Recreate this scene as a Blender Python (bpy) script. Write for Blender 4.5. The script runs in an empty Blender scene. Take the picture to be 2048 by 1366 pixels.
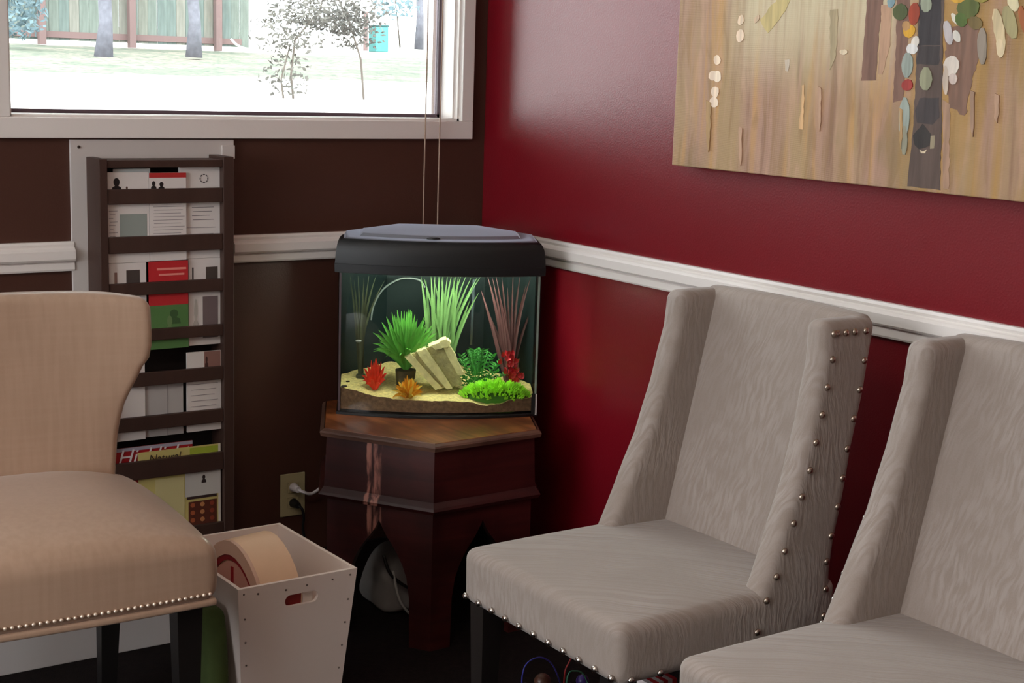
import bpy, bmesh, math, random
from mathutils import Vector, Matrix, noise
random.seed(7)
PI = math.pi
S = bpy.context.scene
C = S.collection

# ------------------------------------------------------------------ camera
IW, IH = 2048, 1366
FPX, YAW, PITCH, ROLL = 2974.2, 0.59979, 0.17851, 0.032334
CAM = Vector((-2.2136, -3.4012, 1.3441))
fw = Vector((math.sin(YAW)*math.cos(PITCH), math.cos(YAW)*math.cos(PITCH), -math.sin(PITCH)))
r0 = Vector((math.cos(YAW), -math.sin(YAW), 0)); u0 = r0.cross(fw)
rt = math.cos(ROLL)*r0 + math.sin(ROLL)*u0
up = -math.sin(ROLL)*r0 + math.cos(ROLL)*u0
cd = bpy.data.cameras.new('camera'); cam = bpy.data.objects.new('camera', cd); C.objects.link(cam)
cd.sensor_width = 36; cd.lens = FPX*36/IW; cd.clip_start = .05; cd.clip_end = 300
M = Matrix((( rt.x, up.x, -fw.x), (rt.y, up.y, -fw.y), (rt.z, up.z, -fw.z))).to_4x4(); M.translation = CAM
cam.matrix_world = M; S.camera = cam

def ray(x, y): return fw + rt*((x-IW/2)/FPX) - up*((y-IH/2)/FPX)
def onx(x, y, X): d = ray(x, y); return CAM + d*((X-CAM.x)/d.x)
def ony(x, y, Y): d = ray(x, y); return CAM + d*((Y-CAM.y)/d.y)
def onz(x, y, Z): d = ray(x, y); return CAM + d*((Z-CAM.z)/d.z)

# ------------------------------------------------------------------ light
S.view_settings.view_transform = 'Standard'; S.view_settings.look = 'None'
S.view_settings.exposure = 0.0; S.view_settings.gamma = 1.0; S.view_settings.use_curve_mapping = False
w = bpy.data.worlds.new('sky'); S.world = w; w.use_nodes = True
bgn = w.node_tree.nodes['Background']; bgn.inputs[0].default_value = (.93, .97, 1, 1); bgn.inputs[1].default_value = 7.5
def area(name, loc, rot, sx, sy, power, col=(1, 1, 1), spread=PI):
    l = bpy.data.lights.new(name, 'AREA'); l.shape = 'RECTANGLE'; l.size = sx; l.size_y = sy
    l.energy = power; l.color = col; l.spread = spread
    o = bpy.data.objects.new(name, l); C.objects.link(o); o.location = loc; o.rotation_euler = rot; return o
area('ceiling_lamp', (-2.6, -2.6, 2.56), (0, 0, 0), 1.2, .6, 20, (1, .86, .74))
area('ceiling_lamp', (-2.6, -5.2, 2.56), (0, 0, 0), 1.2, .6, 13, (1, .86, .74))
area('side_window_light', (-5.4, -2.3, 1.6), (0, -PI/2, 0), 1.4, 2.6, 38, (.90, .95, 1))
def portal(name, loc, sx, sy):
    o = area(name, loc, (-PI/2, 0, 0), sx, sy, 1); o.data.cycles.is_portal = True
portal('window_portal', (-.68, .12, 1.8), 1.2, 1.3)
portal('window_portal', (-2.05, .12, 1.8), 1.2, 1.3)
portal('window_portal', (-3.7, .12, 1.8), 1.9, 1.3)
sun = bpy.data.lights.new('sun', 'SUN'); sun.energy = 1.2; sun.angle = math.radians(8); sun.color = (1, .97, .92)
so = bpy.data.objects.new('sun', sun); C.objects.link(so); so.rotation_euler = (math.radians(35), math.radians(-20), 0)
so.location = (0, -3, 8)

# ------------------------------------------------------------------ materials
def srgb(c):
    f = lambda v: v/12.92 if v <= .04045 else ((v+.055)/1.055)**2.4
    return tuple(f(v/255) for v in c) + (1,)
_m = {}
def mat(name, col, rough=.6, metal=0., spec=.5, bump=0, bscale=60, var=0., vscale=8, stretch=(1, 1, 1), coat=0, sheen=0, emit=None, trans=0):
    if name in _m: return _m[name]
    m = bpy.data.materials.new(name); m.use_nodes = True; nt = m.node_tree; b = nt.nodes['Principled BSDF']
    if len(col) == 3: col = srgb(col)
    b.inputs['Base Color'].default_value = col; b.inputs['Roughness'].default_value = rough
    b.inputs['Metallic'].default_value = metal; b.inputs['Specular IOR Level'].default_value = spec
    b.inputs['Coat Weight'].default_value = coat; b.inputs['Sheen Weight'].default_value = sheen
    b.inputs['Subsurface Weight'].default_value = 0
    if emit:
        b.inputs['Emission Color'].default_value = col; b.inputs['Emission Strength'].default_value = emit
    tc = nt.nodes.new('ShaderNodeTexCoord'); mp = nt.nodes.new('ShaderNodeMapping'); mp.inputs['Scale'].default_value = stretch
    nt.links.new(tc.outputs['Object'], mp.inputs[0])
    if var:
        n = nt.nodes.new('ShaderNodeTexNoise'); n.inputs['Scale'].default_value = vscale; n.inputs['Detail'].default_value = 5
        nt.links.new(mp.outputs[0], n.inputs['Vector'])
        mx = nt.nodes.new('ShaderNodeMix'); mx.data_type = 'RGBA'
        mx.inputs[6].default_value = tuple(min(1, v*(1-var)) for v in col[:3])+(1,)
        mx.inputs[7].default_value = tuple(min(1, v*(1+var)) for v in col[:3])+(1,)
        cr = nt.nodes.new('ShaderNodeMapRange'); cr.inputs[1].default_value = .3; cr.inputs[2].default_value = .7
        nt.links.new(n.outputs['Fac'], cr.inputs[0]); nt.links.new(cr.outputs[0], mx.inputs[0]); nt.links.new(mx.outputs[2], b.inputs['Base Color'])
    if bump:
        n = nt.nodes.new('ShaderNodeTexNoise'); n.inputs['Scale'].default_value = bscale; n.inputs['Detail'].default_value = 3
        nt.links.new(mp.outputs[0], n.inputs['Vector'])
        bp = nt.nodes.new('ShaderNodeBump'); bp.inputs['Strength'].default_value = bump; bp.inputs['Distance'].default_value = .004
        nt.links.new(n.outputs['Fac'], bp.inputs['Height']); nt.links.new(bp.outputs[0], b.inputs['Normal'])
    _m[name] = m; return m
def glass(name, tint=(.95, .98, .97, 1), f=1.0, ior=1.45):
    m = bpy.data.materials.new(name); m.use_nodes = True; nt = m.node_tree; nt.nodes.clear()
    o = nt.nodes.new('ShaderNodeOutputMaterial'); mx = nt.nodes.new('ShaderNodeMixShader'); t = nt.nodes.new('ShaderNodeBsdfTransparent')
    g = nt.nodes.new('ShaderNodeBsdfGlossy'); g.inputs['Roughness'].default_value = .02; fr = nt.nodes.new('ShaderNodeFresnel'); fr.inputs[0].default_value = ior
    ml = nt.nodes.new('ShaderNodeMath'); ml.operation = 'MULTIPLY'; ml.inputs[1].default_value = f
    t.inputs[0].default_value = tint
    nt.links.new(fr.outputs[0], ml.inputs[0]); nt.links.new(ml.outputs[0], mx.inputs[0]); nt.links.new(t.outputs[0], mx.inputs[1]); nt.links.new(g.outputs[0], mx.inputs[2]); nt.links.new(mx.outputs[0], o.inputs[0])
    return m
class N:   # small node helper
    def __init__(s, m): s.t = m.node_tree; s.b = s.t.nodes['Principled BSDF']
    def n(s, k, **kw):
        q = s.t.nodes.new(k)
        for a, v in kw.items(): setattr(q, a, v)
        return q
    def l(s, a, b): s.t.links.new(a, b)
    def math(s, op, a, b=None, clamp=False):
        q = s.n('ShaderNodeMath', operation=op); q.use_clamp = clamp
        for i, v in enumerate((a, b)):
            if v is None: continue
            if isinstance(v, (int, float)): q.inputs[i].default_value = v
            else: s.l(v, q.inputs[i])
        return q.outputs[0]
    def mix(s, f, a, b, bt='MIX'):
        q = s.n('ShaderNodeMix', data_type='RGBA', blend_type=bt)
        for i, v in ((0, f), (6, a), (7, b)):
            if isinstance(v, (int, float)): q.inputs[i].default_value = v
            elif isinstance(v, tuple): q.inputs[i].default_value = v
            else: s.l(v, q.inputs[i])
        return q.outputs[2]
    def noise(s, vec, scale, detail=4, dist=0):
        q = s.n('ShaderNodeTexNoise'); q.inputs['Scale'].default_value = scale; q.inputs['Detail'].default_value = detail; q.inputs['Distortion'].default_value = dist
        s.l(vec, q.inputs['Vector']); return q.outputs['Fac']
    def mapv(s, vec, sc, loc=(0, 0, 0)):
        q = s.n('ShaderNodeMapping'); q.inputs['Scale'].default_value = sc; q.inputs['Location'].default_value = loc; s.l(vec, q.inputs[0]); return q.outputs[0]
    def rng(s, v, a, b, c=0., d=1., smooth=True):
        q = s.n('ShaderNodeMapRange'); q.interpolation_type = 'SMOOTHSTEP' if smooth else 'LINEAR'
        for i, x in enumerate((a, b, c, d)): q.inputs[i+1].default_value = x
        s.l(v, q.inputs[0]); return q.outputs[0]
    def obj(s): return s.n('ShaderNodeTexCoord').outputs['Object']
    def sep(s, v):
        q = s.n('ShaderNodeSeparateXYZ'); s.l(v, q.inputs[0]); return q.outputs
    def bump(s, h, st=.5, d=.002):
        q = s.n('ShaderNodeBump'); q.inputs['Strength'].default_value = st; q.inputs['Distance'].default_value = d; s.l(h, q.inputs['Height']); s.l(q.outputs[0], s.b.inputs['Normal'])
def blank(name, rough=.6, spec=.5):
    m = mat(name, (128, 128, 128), rough, spec=spec); return m, N(m)

M_RED = mat('red_wall_paint', (118, 10, 24), .34, spec=.6, bump=.10, bscale=240, var=.05, vscale=3)
M_BROWN = mat('brown_wall_paint', (76, 45, 35), .5, spec=.4, bump=.12, bscale=220, var=.06, vscale=2)
M_WHITE = mat('white_paint', (238, 230, 225), .38, spec=.5, bump=.05, bscale=50)
M_GASKET = mat('dark_gasket', (96, 78, 86), .6)
M_FLOOR = mat('dark_carpet', (26, 20, 19), .95, spec=.1, bump=.5, bscale=400, var=.3, vscale=60)
M_CEIL = mat('ceiling_paint', (225, 220, 212), .9)
M_PANEL = mat('panel_paint', (205, 196, 192), .5, spec=.4)
M_RACK = mat('rack_brown', (66, 45, 38), .5, spec=.4, var=.12, vscale=5, stretch=(6, 6, .6))
M_STEEL = mat('nickel', (205, 196, 190), .22, metal=1)
M_DARKN = mat('dark_bronze', (190, 174, 160), .28, metal=1)
M_BRASSN = mat('pale_brass', (250, 232, 214), .4, metal=.6)
M_LEG = mat('black_wood', (18, 14, 13), .45)
M_BLACK = mat('black_plastic', (14, 14, 16), .38, spec=.5, bump=.05, bscale=300)
M_PAPER = mat('paper', (226, 218, 214), .6)
M_GLASS = glass('window_glass')
M_TGLASS = glass('tank_glass', (.97, .99, .98, 1), .5)
M_WATER = glass('water', (.985, 1, .99, 1), .12, 1.2)

# grey wavy chair fabric
m, k = blank('grey_wavy_fabric', .85, .25); M_GREY = m
oc = k.obj(); wob = k.noise(k.mapv(oc, (1, 1, 1)), 6.0, 2)
sx = k.sep(oc)
a = k.math('MULTIPLY', k.math('SUBTRACT', wob, .5), .075)
xx = k.math('ADD', k.math('ADD', sx[0], sx[1]), a)
zz = k.math('MULTIPLY', sx[2], .18)
cmb = k.n('ShaderNodeCombineXYZ'); k.l(xx, cmb.inputs[0]); k.l(zz, cmb.inputs[2])
lines = k.noise(cmb.outputs[0], 135, 2)
l2 = k.rng(lines, .36, .64)
fine = k.noise(oc, 600, 2)
patch = k.rng(k.noise(oc, 5, 2), .35, .65, .25, 1)
col = k.mix(k.math('MULTIPLY', l2, patch), srgb((140, 125, 116)), srgb((158, 145, 138)))
col = k.mix(k.math('MULTIPLY', fine, .25), col, srgb((190, 178, 170)))
k.l(col, k.b.inputs['Base Color']); k.b.inputs['Sheen Weight'].default_value = .25
k.bump(k.math('ADD', k.math('MULTIPLY', l2, patch), k.math('MULTIPLY', fine, .15)), .34, .002)
# cream satin
m, k = blank('cream_satin_fabric', .5, .4); M_CREAM = m
oc = k.obj(); v = k.noise(k.mapv(oc, (90, 90, 5)), 1, 3); h = k.noise(k.mapv(oc, (6, 6, 120)), 1, 3)
col = k.mix(k.rng(v, .3, .7), srgb((172, 142, 120)), srgb((178, 148, 126))); col = k.mix(k.math('MULTIPLY', k.rng(h, .4, .7), .18), col, srgb((186, 157, 136)))
k.l(col, k.b.inputs['Base Color']); k.b.inputs['Sheen Weight'].default_value = .2; k.b.inputs['Roughness'].default_value = .33
k.bump(k.math('ADD', k.noise(oc, 700, 2), k.math('MULTIPLY', k.noise(k.mapv(oc, (14, 14, 3)), 1, 2), 3)), .10, .002)
# table wood with wear
def wood(name, c1, c2, rough, worn=None, grain=(3, 3, 40)):
    m, k = blank(name, rough, .5); oc = k.obj()
    g = k.noise(k.mapv(oc, grain), 1, 6, .6); col = k.mix(k.rng(g, .3, .7), srgb(c1), srgb(c2))
    big = k.rng(k.noise(oc, 7, 3), .42, .6)
    col = k.mix(k.math('MULTIPLY', big, .55), col, tuple(v*.35 for v in srgb(c1)[:3])+(1,))
    if worn: col = worn(k, oc, col)
    k.l(col, k.b.inputs['Base Color']); k.bump(g, .15, .001)
    k.b.inputs['Coat Weight'].default_value = .15; k.b.inputs['Coat Roughness'].default_value = .3
    return m
def worn_side(k, oc, col):     # two vertical scuffed strips on the face, in object space of the table (face centred)
    s = k.sep(oc)
    t = k.math('ADD', k.math('MULTIPLY', s[0], .53), k.math('MULTIPLY', s[1], -.848))  # along the left front face
    n1 = k.noise(k.mapv(oc, (60, 60, 14)), 1, 4)
    out = None
    for c0, wd in ((.0, .008), (.022, .013)):
        d = k.math('ABSOLUTE', k.math('SUBTRACT', k.math('ADD', t, k.math('MULTIPLY', k.math('SUBTRACT', n1, .5), .02)), c0 + SCUFF))
        f = k.rng(d, wd*.45, wd, 1, 0)
        out = f if out is None else k.math('MAXIMUM', out, f)
    out = k.math('MULTIPLY', out, k.rng(n1, .36, .55))
    side = k.rng(k.math('ADD', k.math('MULTIPLY', s[0], .848), k.math('MULTIPLY', s[1], .53)), -.21, -.20, 1, 0)
    return k.mix(k.math('MULTIPLY', k.math('MULTIPLY', out, side), .8), col, srgb((168, 112, 98)))
SCUFF = -.035
M_TBODY = wood('mahogany_body', (50, 16, 15), (68, 26, 24), .34, worn_side)
M_TTOP = wood('mahogany_top', (104, 50, 26), (160, 92, 50), .36, None, (40, 4, 4))
M_TEDGE = wood('worn_edge', (80, 52, 42), (112, 80, 66), .4)

# ------------------------------------------------------------------ mesh helpers
def nb(): return bmesh.new()
def box(bm, x0, x1, y0, y1, z0, z1, bev=0, seg=2):
    vs = [bm.verts.new(p) for p in ((x0,y0,z0),(x1,y0,z0),(x1,y1,z0),(x0,y1,z0),(x0,y0,z1),(x1,y0,z1),(x1,y1,z1),(x0,y1,z1))]
    fs = [bm.faces.new([vs[i] for i in f]) for f in ((0,3,2,1),(4,5,6,7),(0,1,5,4),(1,2,6,5),(2,3,7,6),(3,0,4,7))]
    if bev:
        es = list({e for f in fs for e in f.edges}); bmesh.ops.bevel(bm, geom=es, offset=bev, segments=seg, affect='EDGES', profile=.5)
    return vs
def bx(*a, **k):
    bm = nb(); box(bm, *a, **k); return bm
def prism(bm, pts, axis, a, b):
    """pts 2-D polygon, extruded along axis ('x','y','z') from a to b"""
    def P(p, t): return {'x': (t, p[0], p[1]), 'y': (p[0], t, p[1]), 'z': (p[0], p[1], t)}[axis]
    A = [bm.verts.new(P(p, a)) for p in pts]; B = [bm.verts.new(P(p, b)) for p in pts]; n = len(pts)
    bm.faces.new(A); bm.faces.new(B[::-1])
    for i in range(n): bm.faces.new((A[i], B[i], B[(i+1) % n], A[(i+1) % n]))
    bmesh.ops.recalc_face_normals(bm, faces=bm.faces)
def tube(bm, pts, r, n=6, r2=None):
    pts = [Vector(p) for p in pts]; rings = []
    for i, p in enumerate(pts):
        d = (pts[min(i+1, len(pts)-1)] - pts[max(i-1, 0)]).normalized()
        a = d.orthogonal().normalized() if i == 0 else (a - d*a.dot(d)).normalized()
        b = d.cross(a); rr = r if r2 is None else r + (r2-r)*i/(len(pts)-1)
        rings.append([bm.verts.new(p + (a*math.cos(t)+b*math.sin(t))*rr) for t in (2*PI*j/n for j in range(n))])
    for i in range(len(rings)-1):
        for j in range(n): bm.faces.new((rings[i][j], rings[i][(j+1) % n], rings[i+1][(j+1) % n], rings[i+1][j]))
    bm.faces.new(rings[0][::-1]); bm.faces.new(rings[-1])
def smoothpts(P, n=6):
    P = [Vector(p) for p in P]; out = []
    Q = [P[0]] + P + [P[-1]]
    for i in range(1, len(Q)-2):
        for j in range(n):
            t = j/n; a, b, c, d = Q[i-1], Q[i], Q[i+1], Q[i+2]
            out.append(.5*((2*b)+(c-a)*t+(2*a-5*b+4*c-d)*t*t+(3*b-a-3*c+d)*t**3))
    out.append(P[-1]); return out
def rbox(dx, dy, dz, r, mid=8, seg=4, fn=None, bm=None):
    """rounded box centred in x,y and standing on z=0; fn deforms (x,y,z)->(x,y,z)"""
    bm = bm or nb(); base = set(bm.verts)
    def co(L):
        a = [-L/2 + r*(1-math.cos(PI/2*i/seg)) for i in range(seg+1)]
        m_ = [(-L/2+r) + (L-2*r)*i/mid for i in range(1, mid)]
        return a + m_ + [-v for v in a[::-1]]
    X, Y, Z = co(dx), co(dy), co(dz); vd = {}
    def V(i, j, l):
        kk = (i, j, l)
        if kk not in vd:
            p = Vector((X[i], Y[j], Z[l])); q = Vector([max(-L/2+r, min(L/2-r, c)) for c, L in zip(p, (dx, dy, dz))])
            # project on sphere of radius r around clamped point
            d = p-q
            cube = max(abs(d.x), abs(d.y), abs(d.z))
            if d.length > 1e-9:
                d = Vector([ (math.copysign(1,c)*math.sqrt(max(0,1-(1-abs(c)/r)**2)) if False else c) for c in d])
                # use angles: position along each axis was cosine spaced so normalise directly
                p = q + d.normalized()*r
            vd[kk] = bm.verts.new((p.x, p.y, p.z+dz/2))
        return vd[kk]
    nx, ny, nz = len(X)-1, len(Y)-1, len(Z)-1
    for i in range(nx):
        for j in range(ny):
            bm.faces.new((V(i,j,0), V(i,j+1,0), V(i+1,j+1,0), V(i+1,j,0))); bm.faces.new((V(i,j,nz), V(i+1,j,nz), V(i+1,j+1,nz), V(i,j+1,nz)))
    for i in range(nx):
        for l in range(nz):
            bm.faces.new((V(i,0,l), V(i+1,0,l), V(i+1,0,l+1), V(i,0,l+1))); bm.faces.new((V(i,ny,l), V(i,ny,l+1), V(i+1,ny,l+1), V(i+1,ny,l)))
    for j in range(ny):
        for l in range(nz):
            bm.faces.new((V(0,j,l), V(0,j,l+1), V(0,j+1,l+1), V(0,j+1,l))); bm.faces.new((V(nx,j,l), V(nx,j+1,l), V(nx,j+1,l+1), V(nx,j,l+1)))
    if fn:
        for v in bm.verts:
            if v not in base: v.co = Vector(fn(*v.co))
    return bm
def obj(name, bm, m, parent=None, smooth=False, loc=None, rot=None):
    me = bpy.data.meshes.new(name)
    if isinstance(bm, bpy.types.Mesh): me = bm
    else:
        bm.normal_update(); bm.to_mesh(me); bm.free()
    if m and not me.materials: me.materials.append(m)
    if smooth:
        for p in me.polygons: p.use_smooth = True
        if smooth == 'auto':
            try: me.set_sharp_from_angle(angle=math.radians(35))
            except Exception: pass
    o = bpy.data.objects.new(name, me); C.objects.link(o)
    if parent: o.parent = parent
    if loc is not None: o.location = loc
    if rot is not None: o.rotation_euler = rot
    return o
def thing(name, label, cat, loc=(0, 0, 0), rotz=0, group=None):
    o = bpy.data.objects.new(name, None); C.objects.link(o); o.empty_display_size = .05
    o.location = loc; o.rotation_euler = (0, 0, rotz); o['label'] = label; o['category'] = cat
    if group: o['group'] = group
    return o
def tag(o, label, cat, group=None, kind=None):
    o['label'] = label; o['category'] = cat
    if group: o['group'] = group
    if kind: o['kind'] = kind
    return o
def struct(name, bm, m, parent=None, smooth=False):
    o = obj(name, bm, m, parent, smooth)
    if not parent: o['kind'] = 'structure'
    return o
def lerp(a, b, t): return a+(b-a)*t
def curve(tab, z):
    if z <= tab[0][0]: return tab[0][1]
    for (z0, v0), (z1, v1) in zip(tab, tab[1:]):
        if z <= z1:
            t = (z-z0)/(z1-z0); return v0+(v1-v0)*(t*t*(3-2*t)*.5+t*.5)
    return tab[-1][1]
def text(body, size, m, parent, loc, rot, name='lettering', shear=0):
    cu = bpy.data.curves.new(name, 'FONT'); cu.body = body; cu.size = size; cu.extrude = .0002; cu.shear = shear; cu.resolution_u = 2
    t = bpy.data.objects.new(name, cu); C.objects.link(t)
    me = bpy.data.meshes.new_from_object(t.evaluated_get(bpy.context.evaluated_depsgraph_get()))
    bpy.data.objects.remove(t)
    if not me.materials: me.materials.append(m)
    else: me.materials[0] = m
    o = bpy.data.objects.new(name, me); C.objects.link(o); o.parent = parent; o.location = loc; o.rotation_euler = rot
    return o

# ------------------------------------------------------------------ room shell
XL, YF, H = -5.5, -6.8, 2.6
WT = .14
q1 = ony(924, 243, -.02); q0 = ony(20.5, 200, -.02)
W1 = (q0.x, q1.x, q1.z, 2.35)      # window opening x0,x1,z0,z1
W2 = (-2.60, -1.42, q1.z, 2.35); W3 = (-4.6, -2.78, q1.z, 2.35)
bm = nb()
box(bm, XL, 0, 0, WT, 0, W1[2]); box(bm, XL, 0, 0, WT, W1[3], H)
box(bm, W1[1], 0, 0, WT, W1[2], W1[3]); box(bm, W2[1], W1[0], 0, WT, W1[2], W1[3]); box(bm, W3[1], W2[0], 0, WT, W1[2], W1[3]); box(bm, XL, W3[0], 0, WT, W1[2], W1[3])
struct('wall_back', bm, M_BROWN)
struct('wall_right', bx(0, .14, YF, WT, 0, H), M_RED)
bm = nb(); box(bm, XL-.14, XL, YF, WT, 0, .8); box(bm, XL-.14, XL, YF, WT, 2.3, H); box(bm, XL-.14, XL, -.9, WT, .8, 2.3); box(bm, XL-.14, XL, YF, -3.7, .8, 2.3)
struct('wall_left', bm, M_BROWN)
struct('wall_front', bx(XL-.14, .14, YF-.14, YF, 0, H), mat('beige_wall', (190, 170, 150), .8))
struct('floor', bx(XL-.14, .14, YF-.14, WT, -.05, 0), M_FLOOR)
struct('ceiling', bx(XL-.14, .14, YF-.14, WT, H, H+.1), M_CEIL)

def window(n, W, leftcase):
    x0, x1, z0, z1 = W
    root = bpy.data.objects.new('window_%d' % n, None); C.objects.link(root); root['kind'] = 'structure'
    # jamb lining
    bm = nb(); t = .006
    box(bm, x0, x1, -.004, .10, z0, z0+t); box(bm, x0, x1, -.004, .10, z1-t, z1); box(bm, x0, x0+t, -.004, .10, z0, z1); box(bm, x1-t, x1, -.004, .10, z0, z1)
    obj('jamb', bm, M_WHITE, root)
    c = .037; cr = -.05-x1 if n == 1 else .045
    bm = nb(); box(bm, x0-leftcase, x1+cr, -.02, 0, 1.1665, z0, bev=.002); obj('casing_bottom', bm, M_WHITE, root)
    obj('casing_top', bx(x0-leftcase, x1+cr, -.02, 0, z1, z1+c, bev=.002), M_WHITE, root)
    obj('casing_side', bx(x1, x1+cr, -.02, 0, z0, z1, bev=.002), M_WHITE, root)
    obj('casing_side', bx(x0-leftcase, x0, -.02, 0, z0, z1, bev=.002), M_WHITE, root)
    # inner stop moulding
    bm = nb(); s = .010
    box(bm, x0+t, x1-t, .012, .03, z0+t, z0+t+.0012); box(bm, x1-t-s*.5, x1-t, .012, .03, z0+t, z1-t)
    obj('stop_moulding', bm, M_WHITE, root)
    g = .009
    bm = nb(); a0, a1, b0, b1 = x0+t, x1-t, z0+t, z1-t
    box(bm, a0, a1, .084, .10, b0, b0+g); box(bm, a0, a1, .084, .10, b1-g, b1); box(bm, a0, a0+g, .084, .10, b0, b1); box(bm, a1-g, a1, .084, .10, b0, b1)
    obj('gasket', bm, M_GASKET, root)
    obj('pane', bx(a0+g, a1-g, .090, .094, b0+g, b1-g), M_GLASS, root)
window(1, W1, .093)
window(2, W2, .045); window(3, W3, .045)

# chair rail
def rail_profile(): return [(0, .862), (-.012, .862), (-.014, .866), (-.014, .880), (-.010, .883), (-.020, .885), (-.024, .890), (-.024, .909), (-.019, .914), (-.012, .918), (-.014, .924), (-.012, .93), (0, .93)]
bm = nb(); prism(bm, rail_profile(), 'x', -.735, -.0); struct('trim_1', bm, M_WHITE)
bm = nb(); prism(bm, rail_profile(), 'x', XL, -1.128); struct('trim_2', bm, M_WHITE)
bm = nb()
prism(bm, [(p[0], p[1]) for p in rail_profile()], 'y', YF, -.0); struct('trim_3', bm, M_WHITE)
struct('baseboard_right', bx(-.012, 0, YF, 0, 0, .09), mat('dark_baseboard', (30, 16, 14), .5))
struct('baseboard_back', bx(-.72, -.012, -.012, 0, 0, .09), _m['dark_baseboard'])

# white mounting board behind the rack
t = thing('mounting_board', 'tall white board screwed to the brown wall behind the brochure rack', 'board', (-.9315, 0, 0))
obj('board', bx(-.2, .2, -.010, -.0005, .01, 1.163, bev=.001), M_PANEL, t)
for px in (158, 453):
    p = ony(px, 294, -.011); bm = nb(); bmesh.ops.create_cone(bm, cap_ends=True, segments=12, radius1=.0038, radius2=.002, depth=.003, matrix=Matrix.Translation((p.x+.9315, -.0115, p.z)) @ Matrix.Rotation(PI/2, 4, 'X'))
    obj('screw', bm, mat('rusty_screw', (60, 46, 40), .5, metal=.5), t)
bm = nb(); box(bm, .168, .2, -.016, -.010, 1.118, 1.150); obj('corner_bracket', bm, M_PANEL, t)

# ------------------------------------------------------------------ brochure rack
RX0, RX1, RY = -1.096, -.771, -.10
t = thing('brochure_rack', 'dark brown wooden wall rack with horizontal slats full of brochures', 'rack', (RX0, -.010, .19))
def R(x0, x1, y0, y1, z0, z1, b=.0015): return bx(x0-RX0, x1-RX0, y0+.010, y1+.010, z0-.19, z1-.19, bev=b)
obj('side_board', R(RX0, RX0+.019, RY, -.0105, .195, 1.124), M_RACK, t)
obj('side_board', R(RX1-.026, RX1, RY, -.0105, .195, 1.128), M_RACK, t)
obj('back_board', R(RX0+.019, RX1-.026, -.022, -.0115, .20, 1.11, 0), mat('rack_back', (28, 18, 16), .7), t)
obj('top_rail', R(RX0+.0195, RX1-.0265, RY+.004, -.0225, 1.104, 1.121), M_RACK, t)
slats = [(1.021, 1.055), (.908, .946), (.809, .838), (.700, .727), (.592, .624), (.486, .519), (.367, .411), (.203, .233)]
for z0, z1 in slats: obj('slat', R(RX0+.0195, RX1-.0265, RY+.003, RY+.014, z0, z1), M_RACK, t)
for z0 in (.886, .676, .466, .2): obj('shelf', R(RX0+.0195, RX1-.0265, RY+.0335, -.0225, z0, z0+.008, 0), M_RACK, t)

# leaflets: (pixel left, right, top) on the plane of their front face, prints as thin sheets
def leaflet(px0, px1, top, zb, y, th, label, m=M_PAPER, cat='brochure', prints=(), grp='brochures standing in the wall rack', name='brochure', texts=()):
    p0 = ony(px0, top, y); p1 = ony(px1, top, y); h = p0.z-zb; wd = p1.x-p0.x
    root = thing(name, label, cat, (p0.x, y, zb), 0, grp)
    sh = .012*h/.2
    obj('sheets', bx(0, wd, 0, th, 0, h), m, root)
    for qi, q in enumerate(prints):   # (name, u0,u1,v0,v1,colour) fractions from the top left
        nm, a, b, c, d, colr = q
        yo_ = -.0003-.00012*(qi+1) if len(prints) < 9 else -.0004; x0_, x1_, z0_, z1_ = a*wd, b*wd, h*(1-d), h*(1-c)
        if nm in ('portrait', 'picture_shape'):
            xm, hw_, hh_ = (x0_+x1_)/2, (x1_-x0_)/2, z1_-z0_; bm = nb()
            P_ = [(x0_, z0_), (x1_, z0_), (x1_-hw_*.15, z0_+hh_*.35), (xm+hw_*.35, z0_+hh_*.45)] + [(xm+hw_*.62*math.cos(t_), z1_-hh_*.3+hh_*.3*math.sin(t_)) for t_ in [PI*(i_/6)*1.2-.3 for i_ in range(7)]] + [(xm-hw_*.35, z0_+hh_*.45), (x0_+hw_*.15, z0_+hh_*.35)]
            prism(bm, P_, 'y', yo_, -.0001)
        else: bm = bx(x0_, x1_, yo_, -.0001, z0_, z1_)
        obj(nm, bm, mat('print_%d_%d_%d' % colr, colr, .6), root)
    for (s_, sz, a, c, colr, shr) in texts:
        text(s_, sz, mat('print_%d_%d_%d' % colr, colr, .6), root, (a*wd, -.0016, h*(1-c)), (PI/2, 0, 0), shear=shr)
    return root
def lines(a, b, c0, n, dc, col=(150, 140, 142), th=.006): return [('print_line', a+.02*(i % 2), b-.05*((i*7) % 3), c0+i*dc, c0+i*dc+th, col) for i in range(n)]
Y1 = RY+.016
blk = (30, 24, 24); red = (186, 44, 44); gry = (150, 140, 142); 
leaflet(212, 297, 345, .885, Y1, .006, 'white brochure with small black portrait print, top row nearest the window board', prints=[('portrait', .12, .36, .06, .22, blk), ('portrait', .44, .52, .155, .21, (90, 66, 56)), ('photo', .3, .95, .46, .80, (150, 158, 152))] + lines(.05, .25, .42, 9, .04))
leaflet(226, 300, 338, .93, Y1+.007, .003, 'pale blue-grey leaflet peeking up behind the white portrait brochure', mat('pale_blue_paper', (200, 205, 204), .6))
leaflet(298, 372, 346, .886, Y1-.0008, .006, 'white brochure with red heading band and two dark faces, top row centre', prints=[('heading_band', 0, 1, 0, .055, red), ('portrait', .04, .20, .09, .19, blk), ('portrait', .24, .42, .10, .20, blk)] + lines(.1, .95, .38, 13, .038))
leaflet(360, 442, 333, .887, Y1+.007, .012, 'thick white brochure with a small ring emblem, top row beside the right board', prints=lines(.28, .82, .44, 4, .045, (120, 112, 116))+lines(.15, .85, .66, 2, .07, (150, 140, 144)))
bm = nb()
e = ony(408, 357, Y1+.006)
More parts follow.
